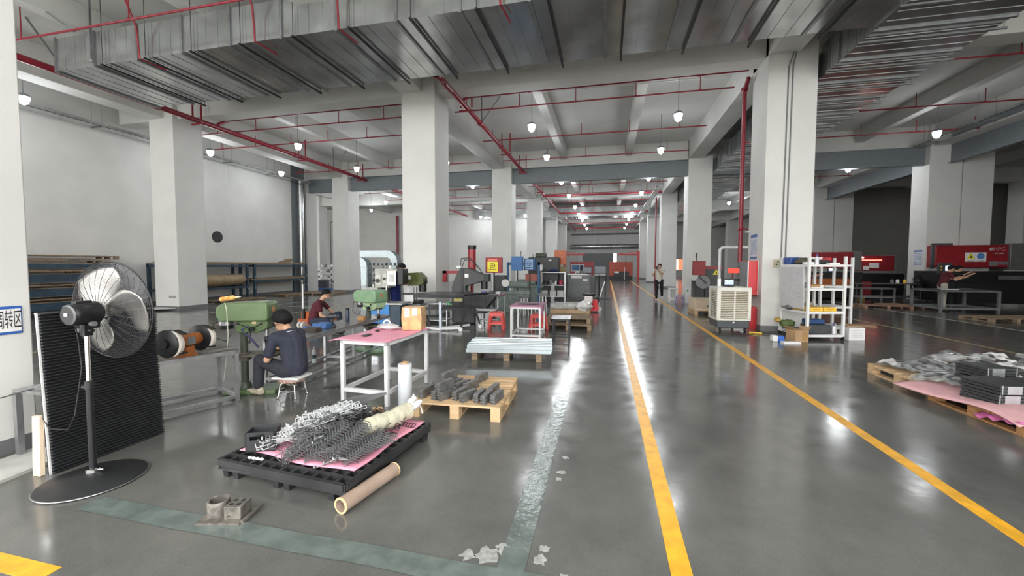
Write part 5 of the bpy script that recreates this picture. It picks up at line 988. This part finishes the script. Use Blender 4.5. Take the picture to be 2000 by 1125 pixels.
onshelf(B().box(0,.30,0,.25,0,.16),'tool_case',M('case_blue',(.04,.09,.32),.4,var=.2,scale=14),-.0,.58,1.635,'blue printed case on top of the white shelf','case',bev=.02)
onshelf(blob(14,1,.16,(.20,.16,.09),33),'cloth_heap',M('olive_grey_cloth',(.09,.08,.06),.9),.16,.38,1.69,'olive grey cloth heap on top of the white shelf','cloth')
onshelf(B().box(-.10,.10,-.04,.04,0,.05),'white_strip_box',white,.06,.10,1.632,'small white box on the top left of the white shelf','box')
c=onshelf(B().lathe([(.035,0),(.035,.14),(.02,.17),(.015,.20)]),'spray_can',M('spray_label',(.75,.75,.8),.4),.21,.06,1.632,'white and purple spray can on top of the white shelf','can'); B().lathe([(.022,.165),(.022,.22)]).obj('cap',M('cap_violet',(.12,.08,.25),.4),c)
onshelf(B().box(0,.36,0,.22,0,.10),'tool_tray',black,.28,.25,1.632,'black tray on top of the white shelf','tray'); onshelf(B().box(0,.34,0,.26,.11,.16),'folded_sheet',white,.20,.35,1.632,'white folded sheet lying on the black tray','sheet')
onshelf(B().prism([(0,0),(.34,.06),(.34,.13),(0,.07)],0,.2,'y'),'red_cover',red,.46,.42,1.66,'red sloping cover on top of the white shelf','cover')
onshelf(B().box(0,.22,0,.1,0,.035),'paper_stack',paper,.48,.05,1.632,'stack of white paper on the top right of the shelf','paper')
onshelf(B().lathe([(.035,0),(.035,.06)]),'white_tape_roll',white,.36,.10,1.125,'small white roll on the second shelf board','roll'); onshelf(B().box(0,.26,0,.18,0,.02),'flat_white_tray',white,.10,.05,1.125,'flat white tray on the second shelf board','tray')
onshelf(blob(12,1,.15,(.10,.08,.06),34),'parts_bag',mgrey,.10,.25,1.18,'grey bag of parts on the second shelf board','bag'); onshelf(B().box(0,.42,0,.3,0,.05),'orange_board',M('orange_wood',(.5,.27,.10)),.28,.45,1.13,'orange brown board on the second shelf board','board')
onshelf(B().box(0,.46,0,.30,0,.20),'black_tool_case',dgrey,.10,.05,.13,'dark grey tool case on the bottom of the white shelf','case',bev=.02)
onshelf(B().box(0,.34,0,.24,0,.10),'blue_tool_case',M('deep_blue_case',(.02,.06,.17),.4),.14,.12,.335,'dark blue tool case lying on the grey one','case',bev=.015)
o=onshelf(B().lathe([(.033,0),(.033,.15),(.018,.18)]),'spray_can',M('spray_label',(.75,.75,.8)),.63,.06,.13,'white spray can with violet cap on the bottom shelf','can'); B().lathe([(.02,.17),(.02,.23)]).obj('cap',M('cap_violet',(.12,.08,.25)),o)
onshelf(B().lathe([(.06,0),(.06,.18),(.03,.22)]),'clear_jug',M('frost_plastic',(.5,.55,.52),.3),.72,.18,.13,'frosted plastic jug on the bottom shelf right','jug')
onshelf(blob(12,1,.14,(.17,.14,.09),35),'green_bag',M('moss_green',(.12,.17,.06),.8),.08,.75,.26,'moss green bag on the bottom shelf below the whiteboard','bag'); onshelf(blob(10,1,.14,(.07,.07,.06),36),'yellow_bag',M('ochre',(.5,.33,.08),.7),-.06,.86,.33,'ochre bag beside the moss green bag','bag')
cb=thing('cardboard_box','open brown cardboard box on the floor under the whiteboard','box',(3.98,9.72,0),R(20)); B().box(-.15,.15,-.13,.13,0,.24).obj('box_body',card,cb); B().prism([(-.15,.24),(-.22,.31),(-.215,.315),(-.145,.245)],-.13,.13,'y').obj('flap',card,cb); B().prism([(.15,.24),(.20,.30),(.195,.305),(.145,.245)],-.13,.13,'y').obj('flap',card,cb); B().box(.0,.13,-.1315,-.13,.02,.22).obj('tape_panel',M('shiny_tape',(.42,.26,.12),.2),cb)
wx=thing('white_carton','white carton with faint red print right of the white shelf','carton',(5.23,10.2,0),R(13)); B().box(-.17,.17,-.13,.13,0,.27).obj('box_body',white,wx); 
for k in range(5): B().box(-.12,.13,-.1315,-.13,.21-.035*k,.217-.035*k).obj('printed_line',M('faint_purple',(.45,.35,.5),.7),wx)
t=B().prism([(-.15,-.35),(.42,-.35),(.55,0),(-.1,.1)],.0,.012,'z').obj('cardboard_sheet',card); t.location=(5.25,10.5,.285); tag(t,'flat brown cardboard sheet resting on the white carton','cardboard')
t=B().box(-.17,.17,-.06,.06,0,.04).obj('white_board_piece',white); t.location=(3.72,9.35,0); t.rotation_euler=(0,0,R(10)); tag(t,'flat white block lying on the floor in front of the shelf','block')
t=thing('blue_white_tool','blue and white boxed tool on the floor beside the white block','tool',(3.55,9.55,0),R(10)); B().box(-.13,-.02,-.06,.06,0,.13).obj('white_half',white,t,bev=.015); B().box(-.02,.11,-.06,.06,0,.12).obj('blue_half',M('vivid_blue',(.04,.14,.55),.35),t,bev=.02)
t=thing('power_strip','yellow and black plug strip on a cable by the right pillar','power strip',(3.42,10.45,0),R(-12)); B().box(-.13,.13,-.035,.035,0,.045).obj('strip_body',yellow,t,bev=.008); B().box(-.10,.10,-.036,-.0355,.008,.02).obj('strip_edge',black,t)
t=B().tube([(3.1,10.5,.01),(2.9,10.35,.01),(3.2,10.2,.01),(3.35,10.4,.02)],.008,n=6).obj('power_cable',M('dark_red_cable',(.06,.01,.015),.5)); tag(t,'dark red cable lying on the floor behind the cooler','cable')
t=B().tube([(3.55,10.45,.02),(3.8,10.4,.03),(3.95,10.3,.12),(4.1,10.2,.16)],.008,n=6).obj('power_cable',black); tag(t,'black cable running from the plug strip to the shelf','cable')
t=B().box(3.93,4.10,10.97,11.0,1.56,1.76).obj('electrical_box',M('beige_box',(.55,.50,.38),.5),bev=.006); tag(t,'beige electrical box on the front of the right pillar','electrical box'); e=B().cyl((4.0,10.97,1.63),(4.0,10.965,1.63),.02,n=12).cyl((4.03,10.97,1.70),(4.03,10.965,1.70),.018,n=12).obj('socket_holes',dgrey); e.parent=t
# cabinet and posters on the side of the right pillar
hc_=thing('fire_cabinet','red and grey fire hose cabinet on the side of the right pillar','fire cabinet',(3.45,11.2,.86)); B().box(.012,.24,0,.62,0,.86).obj('cabinet_body',red,hc_,bev=.004); B().box(.0,.012,.02,.60,.02,.84).obj('grey_door',M('grey_door',(.30,.32,.33),.3,.4),hc_); B().box(-.004,.016,-.004,.02,0,.86).obj('white_trim',paper,hc_); B().box(.225,.24,-.004,.01,0,.86).obj('white_trim',paper,hc_)
t=B().box(3.50,3.69,11.25,11.55,0,.56).obj('red_extinguisher_box',red,bev=.004); tag(t,'low red box on the floor below the fire cabinet','box')
po=thing('wall_poster','blue and white notice poster on the side of the right pillar','poster',(3.696,11.37,1.78)); B().box(-.003,0,0,.46,0,.62).obj('poster_sheet',M('poster_white',(.65,.68,.75),.6),po); B().box(-.0045,-.003,0,.46,.54,.62).box(-.0045,-.003,0,.46,0,.05).obj('poster_header',M('poster_blue',(.08,.15,.4),.6),po)
for k in range(6): B().box(-.0045,-.003,.06+.065*k,.08+.065*k,.10,.50).obj('poster_text',M('poster_text',(.25,.3,.45),.7),po)
for c_ in (3.66,): t=B().tube([(3.7,12.0,2.5),(3.60,11.98,2.5)],.02,n=8).obj('pipe_clamp',white); tag(t,'white clamp holding the riser to the pillar','clamp')
po=thing('wall_poster','blue and white notice poster on the far right double pillar','poster',(12.84,20.592,1.66)) if 0 else thing('wall_poster','blue and white notice poster on the far right double pillar','poster',(13.086,20.75,1.66))
B().box(-.004,0,0,.5,0,.62).obj('poster_sheet',M('poster_white',(.65,.68,.75)),po); B().box(-.006,-.004,0,.5,.55,.62).box(-.006,-.004,0,.5,0,.04).obj('poster_header',M('poster_blue',(.08,.15,.4)),po)
for k in range(7): B().box(-.006,-.004,.06,.44,.10+.06*k,.12+.06*k).obj('poster_text',M('poster_text',(.25,.3,.45)),po)
# evaporative cooler
ac=thing('air_cooler','cream evaporative air cooler with brown grille and grey base on casters','air cooler',(2.60,10.55,0),R(3))
cream=M('cream_plastic',(.70,.69,.62),.45,var=.04); pad=M('brown_cooling_pad',(.30,.25,.17),.85,var=.15,scale=20); cw,cd,ch_=.76,.68,1.08
B().box(.02,cw-.02,.02,cd-.02,.10,.28).obj('water_tank',M('tank_grey',(.07,.08,.09),.45),ac,bev=.02)
B().box(.04,cw-.04,.04,cd-.04,.30,1.02).obj('cooling_pad',pad,ac)
B().box(0,cw,0,cd,.98,ch_).box(0,cw,0,cd,.28,.33).box(0,.09,0,.09,.3,1.0).box(cw-.07,cw,0,.09,.3,1.0).box(0,.09,cd-.09,cd,.3,1.0).box(cw-.07,cw,cd-.09,cd,.3,1.0).box(cw/2-.0,cw/2+.035,0,.05,.3,1.0).obj('cabinet_shell',cream,ac,bev=.006)
for k in range(15): z=.35+.043*k; B().bar((.09,.015,z),(cw-.07,.015,z),.03,.012,(0,.5,1)).bar((.015,.09,z),(.015,cd-.09,z),.03,.012,(.5,0,1)).obj('louvre',cream,ac)
for x in (.1,.38,.66): B().cyl((x-.015,.08,.05),(x+.015,.08,.05),.05,n=14).obj('caster',blackm,ac)
B().cyl((.38,-.0,.24),(.38,.02,.24),.02,n=10).obj('drain_plug',paper,ac)
mo_=monitor('small touchscreen terminal standing on the air cooler',(2.95,10.95,1.085),R(4),.26,.17,blackm,M('lit_blue_screen',(.35,.45,.75),.3,emit=.8,var=.5,scale=18),.02)
t=B().box(-.035,.035,-.03,.03,0,.19).obj('card_reader',white,bev=.004); t.location=(2.72,10.9,1.085); tag(t,'small white reader box beside the touchscreen on the cooler','reader')
# crate, stools, machine behind the cooler
pallet('pale wooden pallet under the plywood crate behind the cooler',(3.35,14.6,0),R(2),1.1,.95,.14,wood,n=6)
cr=thing('plywood_crate','pale plywood crate with dark stencil marks behind the air cooler','crate',(3.35,14.6,.142),R(2)); ply=M('pale_ply',(.60,.50,.36),.7,var=.07); B().box(-.52,.52,-.42,.42,0,.36).obj('crate_body',ply,cr,bev=.004); B().cb((0,-.425,.02),(1.06,.02,.05)).cb((-.53,0,.2),(.02,.88,.38)).obj('crate_frame',plank,cr)
for k in range(5): B().box(-.18+.09*k,-.13+.09*k,-.437,-.4355,.12,.17).obj('stencil_mark',ink,cr)
B().box(.05,.25,-.4225,-.4205,.27,.30).box(.10,.22,-.4225,-.4205,.20,.23).obj('stencil_mark',ink,cr); B().cyl((0,-.1,.36),(0,-.1,.50),.03,n=8).obj('bolt_post',mgrey,cr)
ps=plastic_stool('small pale purple plastic stool beside the white open frame',(3.05,18.3,0),R(0),M('lilac_plastic',(.38,.32,.50),.4),.72)
tube_table('white open step frame by the aisle line near the walking person',(2.65,18.6,0),R(0),.34,.35,.62,.05,white,.12,name='step_frame',m=white)
cp=thing('electrical_cabinet','white low electrical cabinet beside the row two pillar','cabinet',(3.28,18.4,0)); B().box(0,.55,0,.4,.0,.68).obj('cabinet_body',white,cp); B().box(.27,.28,-.005,0,.06,.67).obj('door_gap',mgrey,cp); B().box(.06,.12,-.006,-.001,.48,.58).obj('green_label',M('label_green',(.1,.4,.2),.5),cp)
hm=thing('hydraulic_machine','black and dark red machine with warning triangle behind the cooler','machine',(3.35,17.2,0)); B().box(.42,1.05,0,1.0,0,1.58).box(.1,.5,.05,.9,.0,1.0).obj('machine_body',blackm,hm,bev=.02); B().box(0,.42,-.1,.25,1.22,1.78).obj('red_box',dred,hm,bev=.01); B().box(.42,1.05,-.01,.0,1.46,1.58).obj('red_band',dred,hm)
B().prism([(.70,1.24),(.96,1.24),(.83,1.46)],-.02,-.005,'y').obj('warning_triangle',M('safety_yellow',(.85,.75,.05)),hm); B().prism([(.80,1.27),(.86,1.27),(.83,1.40)],-.025,-.021,'y').obj('warning_bolt',ink,hm); B().lathe([(.02,0),(.26,0),(.26,.06),(.02,.08)],(.35,-.05,.95),(-.3,-1,.1),24).obj('round_guard',mgrey,hm); B().cyl((.1,.0,1.78),(.1,0,2.1),.015,n=8).cyl((.1,0,1.92),(.1,0,2.08),.03,n=8).obj('signal_lamp',blackm,hm); B().bar((.15,-.12,1.2),(.45,-.14,.9),.05).obj('lever',black,hm)
conduit([(3.62,14.5,0),(3.62,14.5,2.12),(3.70,14.5,2.2),(4.6,14.5,2.2)],'thick white plastic pipe bend left of the fire cabinet',.05)
t=B().box(6.4,6.95,23.9,24.0,1.2,1.45).obj('red_light_machine',M('lit_red_panel',(.8,.08,.05),.5,emit=.7)); tag(t,'glowing red panel of a far machine left of the riser','machine panel'); e=B().box(6.6,6.66,23.93,23.97,0,1.2).obj('stand',dred); e.parent=t
for x0,x1,l in ((9.15,9.55,'white lit'),(9.6,10.1,'orange lit')):
    t=B().box(x0,x1,58.88,58.95,1.0,2.45).obj('lit_door',M(l.split()[0]+'_lit',(1,.75,.65) if 'w' in l[:1] else (1,.25,.12),.5,emit=1.0)); t.name='window_%d'%(1 if 'w' in l[:1] else 2); t['kind']='structure'  # glowing slabs against the solid wall stand for lit doors, not windows
# pallets at the right with wrapped parts
pallet('pale wooden pallet at right, farther one, under the clear bags',(4.42,6.5,0),R(2),1.1,1.2,.14,wood,n=6)
pallet('wooden pallet at right, nearer one, under the grey panel stacks',(4.38,5.25,0),R(2),1.15,1.15,.14,M('orange_pallet_wood',(.42,.22,.09),.75,var=.2,stretch=(1,6,6)),n=6)
pallet('wooden pallet at the right edge behind the nearer one',(5.65,5.9,0),R(2),1.15,1.3,.14,wood,n=6)
t=B().surf(lambda u,v:(3.62+.12*math.sin(2.5*v+1)+.9*u,4.62+1.45*v,.178+.012*math.sin(8*v+3*u)+(.03*math.sin(5*v) -.06*(1-u)**6)),14,30).obj('foam_sheet',M('pale_pink_foam',(.74,.42,.45),.65,var=.05,bump=.15,bscale=90),solid=.008); tag(t,'pale pink foam sheet curling over the edge of the right pallets','foam sheet')
t=B().surf(lambda u,v:(3.80+.25*u,4.60+.5*v,.15-.10*v*(1-u)+.02*math.sin(20*v)),8,14).obj('foam_sheet',M('bright_magenta_foam',(.60,.16,.38),.6),solid=.005); t.location=(-.06,.02,-.005); tag(t,'bright magenta foam sheet hanging off the nearer right pallet','foam sheet')
pan=M('grey_panel',(.07,.075,.078),.35,.4,var=.1); sil=M('silver_edge',(.55,.57,.6),.3,.7)
def stack(x,y,z,w,d,n,label,rz=0,m=pan):
    t=thing('panel_stack',label,'panel stack',(x,y,z),R(rz))
    for i in range(n): B().box(-w/2+rnd.uniform(-.004,.004),w/2,-d/2,d/2+rnd.uniform(-.005,.005),i*.032,i*.032+.027).obj('panel',m,t,bev=.003)
    for xx in (-w/2+.01,w/2-.03): B().box(xx,xx+.006,-d/2-.004,-d/2-.001,0,n*.032).obj('film_edge',filmw,t)
    B().box(-w/2+.06,-w/2+.20,-d/2-.003,-d/2-.001,.005,n*.032-.008).obj('silver_part',sil,t)
    return t
stack(4.05,5.28,.162,.36,.38,4,'grey panel stack at the front left of the nearer right pallet',8)
stack(4.47,5.30,.162,.36,.40,4,'grey panel stack at the front right of the nearer right pallet',6)
stack(4.08,5.30,.292,.40,.40,3,'upper grey panel stack resting on the front left stack',10); stack(4.52,5.33,.292,.40,.40,3,'upper grey panel stack resting on the front right stack',4)
stack(4.42,5.92,.30,.36,.34,4,'grey panel stack in the second row behind the front stacks',12); stack(4.42,5.92,.162,.36,.34,4,'lower grey panel stack in the second row',12); stack(4.98,5.6,.162,.4,.4,7,'tall grey panel stack at the right edge of the picture',5)
stack(4.25,6.9,.145,.25,.3,1,'thin flat part with mesh pattern at the far corner of the pallets',20,mgrey)
def bag(x,y,z,s,seed,label,rz,m=film):
    r_=random.Random(seed); t=thing('plastic_bag',label,'bag',(x,y,z),rot=(r_.uniform(-.25,.25),r_.uniform(-.25,.25),rz),group='clear bags of parts on the right pallets')
    B().surf(lambda u,v:((u-.5)*s,(v-.5)*s*.75,.05*s*math.sin(PI*u)*math.sin(PI*v)*4.0+.02*math.sin(11*u+seed)*math.sin(9*v+seed)+(.06*s*(u-.9)*10 if u>.9 else 0)),16,12).surf(lambda u,v:((u-.5)*s,(v-.5)*s*.75,-.01-.03*s*math.sin(PI*u)*math.sin(PI*v)),6,6).obj('bag_film',m,t)
    for k in range(4): B().cb((r_.uniform(-.22,.22)*s,r_.uniform(-.15,.15)*s,.02*s+.012*k),(.45*s,.30*s,.012),(0,0,r_.uniform(-.4,.4))).obj('metal_part',[mgrey,steel,dgrey,gm][k],t)
    if seed%2==0: B().cb((.12*s,-.08*s,.115*s+.012),(.15*s,.09*s,.003),(0,.05,.2)).obj('white_label',paper,t)
    return t
bp_=[]
k=0
for row,(yy,zz) in enumerate(((6.15,.17),(6.4,.17),(6.65,.17),(6.9,.17),(6.25,.29),(6.5,.29),(6.35,.40),(6.6,.22),(5.8,.19))):
    for xx in (4.05,4.35,4.65,4.95,5.25):
        if zz>.2 and xx<4.1: continue
        if row==8 and xx>4.4: continue
        if row==3 and xx>4.6: continue
        k+=1; bag(xx+rnd.uniform(-.06,.06),yy+rnd.uniform(-.05,.05)+(.1 if xx>4.8 else 0),zz+rnd.uniform(0,.03),rnd.uniform(.26,.36),k,'clear plastic bag of metal parts in the heap on the right pallets',rnd.uniform(0,6),filmw if k%4==0 else film)
# dark machine bay on the right
dm=thing('punching_machine','long dark red machine cover with safety signs above a black bed','machine',(13.1,19.2,0),R(-2))
B().box(0,2.35,.9,1.7,1.55,2.45).obj('red_cover',dred,dm,bev=.03); B().box(2.3,2.95,.8,1.7,1.45,2.5).obj('grey_end',M('dim_grey',(.16,.16,.16),.4,.3),dm,bev=.02); B().box(-.25,3.2,.2,1.7,.2,1.4).box(0,3.6,-.3,1.6,0.2,.95).obj('machine_bed',M('near_black',(.008,.008,.009),.5),dm)
B().box(3.0,3.35,.0,.9,1.0,1.45).box(1.4,3.0,-.02,.0,1.10,1.24).obj('grey_trim',M('dim_grey',(.16,.16,.16)),dm)
B().box(.95,1.62,.88,.895,1.78,2.15).obj('sign_sheet',paper,dm); B().prism([(1.0,1.90),(1.26,1.90),(1.13,2.12)],.87,.879,'y').obj('warning_triangle',M('safety_yellow',(.85,.75,.05)),dm); B().prism([(1.09,1.93),(1.17,1.93),(1.13,2.04)],.866,.869,'y').obj('warning_bolt',ink,dm); B().lathe([(.001,0),(.12,0),(.12,.006)],(1.44,.878,2.0),(0,-1,0),24).obj('blue_disc',M('sign_blue2',(.08,.25,.6),.5),dm); B().box(1.34,1.55,.87,.878,1.8,1.83).box(1.02,1.25,.87,.878,1.8,1.83).obj('sign_caption',ink,dm)
dimw=M('dim_white_print',(.45,.42,.42),.6)
text('HPC','machine_lettering',dimw,dm,(2.02,.893,2.28),(PI/2,0,0),.20); B().box(1.88,1.98,.892,.898,2.09,2.13).box(2.02,2.18,.892,.898,2.09,2.13).obj('machine_caption',dimw,dm); B().lathe([(.05,0),(.06,0),(.06,.004),(.05,.004)],(1.76,.892,2.28),(0,-1,0),20).obj('machine_emblem',dimw,dm); B().box(1.72,2.0,.89,.898,1.62,1.80).box(2.02,2.3,.89,.898,1.66,1.78).obj('specification_plate',mgrey,dm)
B().box(-.42,.0,.0,.1,1.28,1.72).box(-.3,-.22,.6,.7,1.5,2.5).box(-.3,.35,.6,.7,2.44,2.52).obj('control_arm',dgrey,dm); B().box(-.22,-.02,-.005,.0,1.42,1.62).obj('lit_screen',M('bright_screen',(.6,.68,.9),.4,emit=1.6,var=.1),dm); B().cyl((-.35,-.01,1.58),(-.35,.0,1.58),.03,n=10).cyl((-.35,-.01,1.45),(-.35,.0,1.45),.03,n=10).obj('control_knob',yellow,dm)
dt=tube_table('long grey metal table in front of the dark red machine',(11.15,16.75,0),R(4),1.75,1.3,.78,.07,dgrey,.12,m=mgrey)
t=B().prism([(-.3,-.1),(.2,-.14),(.3,.1),(-.2,.12)],0,.02,'z').obj('paper_sheets',paper); t.location=(11.6,17.1,.785); tag(t,'loose white sheets on the long grey table','paper')
t=blob(12,1,.1,(.3,.15,.03),41).obj('folded_cloth',mgrey); t.location=(12.2,17.3,.80); tag(t,'folded grey cloth on the long grey table','cloth')
for i,(x,y,rz,l) in enumerate(((11.4,14.9,12,'dark bay pallet stack near the long grey table'),(12.9,15.1,5,'pallet at the right edge of the dark bay'),(10.4,18.4,-5,'pallet with boards in front of the dark shelf, left one'),(11.6,18.7,3,'pallet in front of the dark shelf, right one'))):
    pallet('low wooden '+l,(x,y,0),R(rz),1.5,.9,.10,wood2 if i<2 else M('reddish_pallet',(.34,.20,.14),.8,var=.15),n=5)
t=B().prism([(-.5,-.3),(.6,-.35),(.5,.3),(-.4,.25)],0,.02,'z').obj('plywood_board',M('reddish_pallet',(.34,.20,.14))); t.location=(10.7,18.5,.115); t.rotation_euler=(R(2),0,R(10)); tag(t,'loose reddish board on the left dark bay pallet','board')
rk=open_shelf('work_rack','dark frame rack table with tools before the far pillar',(10.3,19.9,0),R(10),2.9,.8,.86,(.30,.86),M('dim_frame',(.10,.10,.10),.5),.05,.03)
tube_table('thin grey frame table in front of the dark rack',(10.0,19.0,0),R(6),1.25,.7,.72,.05,M('dim_frame',(.10,.10,.10)),.32,name='frame_table',m=mgrey)
for i,(x,m_,l) in enumerate(((12.35,yellow,'yellow tin on the dark rack'),(12.1,paper,'white bottle on the dark rack'),(11.9,mgrey,'round grey part on the dark rack'))):
    t=B().lathe([(.06,0),(.06,.13),(.03,.16)]).obj('tin',m_); t.location=(x,20.5,.87); tag(t,l,'tin')
rm=thing('red_machine','dim red machine with glowing light bar in the dark bay','machine',(12.1,24,0),R(0)); B().box(0,1.9,0,1.2,1.35,2.12).obj('machine_hood',dred,rm,bev=.02); B().box(-.05,0,-.02,1.2,1.3,2.15).box(1.9,2.0,-.02,1.2,1.3,2.15).box(-.1,2.0,-.05,1.2,1.25,1.35).obj('hood_frame',mgrey,rm); B().box(-1.6,2.4,.1,1.3,.0,1.2).obj('machine_bed',M('near_black',(.008,.008,.009)),rm)
B().box(.25,1.35,-.03,-.005,1.88,1.92).obj('light_bar',M('red_glow',(1,.15,.1),.5,emit=4),rm); B().box(.1,.55,-.05,-.01,2.0,2.06).obj('work_light',M('white_glow',(1,.95,.85),.5,emit=6),rm); B().box(.8,1.2,-.08,-.03,1.5,1.75).box(.55,.78,-.08,-.03,1.4,1.6).obj('paper_sheet',paper,rm); B().box(-1.0,-.6,-.05,.02,1.3,1.6).obj('monitor_frame',black,rm); B().box(-.96,-.64,-.06,-.051,1.34,1.56).obj('lit_screen',M('bright_screen',(.6,.68,.9)),rm)
rc=thing('red_cupboard','low dark red double door cupboard under the dim machine','cupboard',(11.0,22.6,0)); B().box(0,1.3,0,.6,.08,.85).obj('cupboard_body',M('cupboard_red',(.30,.02,.03),.4),rc); B().box(.645,.655,-.003,0,.1,.83).box(.5,.6,-.004,0,.62,.7).box(.7,.8,-.004,0,.62,.7).obj('door_detail',dimw,rc)
t=B().cb((11.6,22.2,.08),(.35,.25,.14)).obj('yellow_bin',M('dull_yellow_box',(.6,.36,.05))); tag(t,'dull yellow bin under the dim red cupboard','bin')
r2=thing('red_machine','dark red machine seen above the white shelf','machine',(9.2,22,0)); B().box(0,2.0,0,1.2,1.5,2.25).obj('machine_hood',dred,r2,bev=.02); B().box(2.0,2.35,0,1.2,1.4,2.3).obj('hood_end',M('dim_grey',(.16,.16,.16)),r2); B().box(-.3,0,0,1.2,1.4,2.3).obj('hood_end',M('dim_grey',(.16,.16,.16)),r2); B().box(-.3,2.3,-.2,1.2,.1,1.3).obj('machine_bed',M('near_black',(.008,.008,.009)),r2); B().box(.2,1.7,-.4,-.2,.7,1.0).obj('orange_rail',M('rail_orange',(.45,.12,.03),.5),r2); B().box(-.55,-.25,-.25,-.2,1.4,1.6).obj('lit_screen',M('bright_screen',(.6,.68,.9)),r2)
df=thing('pedestal_fan','dark pedestal fan standing behind the dark rack by the far pillar','fan',(12.75,20.2,0)); B().lathe([(.3,0),(.3,.02),(.05,.05)]).obj('base',black,df); B().cyl((0,0,.03),(0,0,.95),.03).obj('pole',blackm,df); B().tube([(.38*math.cos(a*PI/16),-.1,.95+.38*math.sin(a*PI/16)) for a in range(33)],.01,n=6,cap=False).tube([(.25*math.cos(a*PI/16),-.14,.95+.25*math.sin(a*PI/16)) for a in range(33)],.005,n=4,cap=False).obj('guard_rim',blackm,df); B().cyl((0,-.08,.95),(0,.2,.95),.09).obj('motor',blackm,df)
for k in range(3): B().bar((0,-.08,.95),(.32*math.cos(k*2.1),-.08,.95+.32*math.sin(k*2.1)),.02,.14).obj('blade',blackm,df)
t=B().cb((1.0,0,0),(.001,.001,.001)) if 0 else None
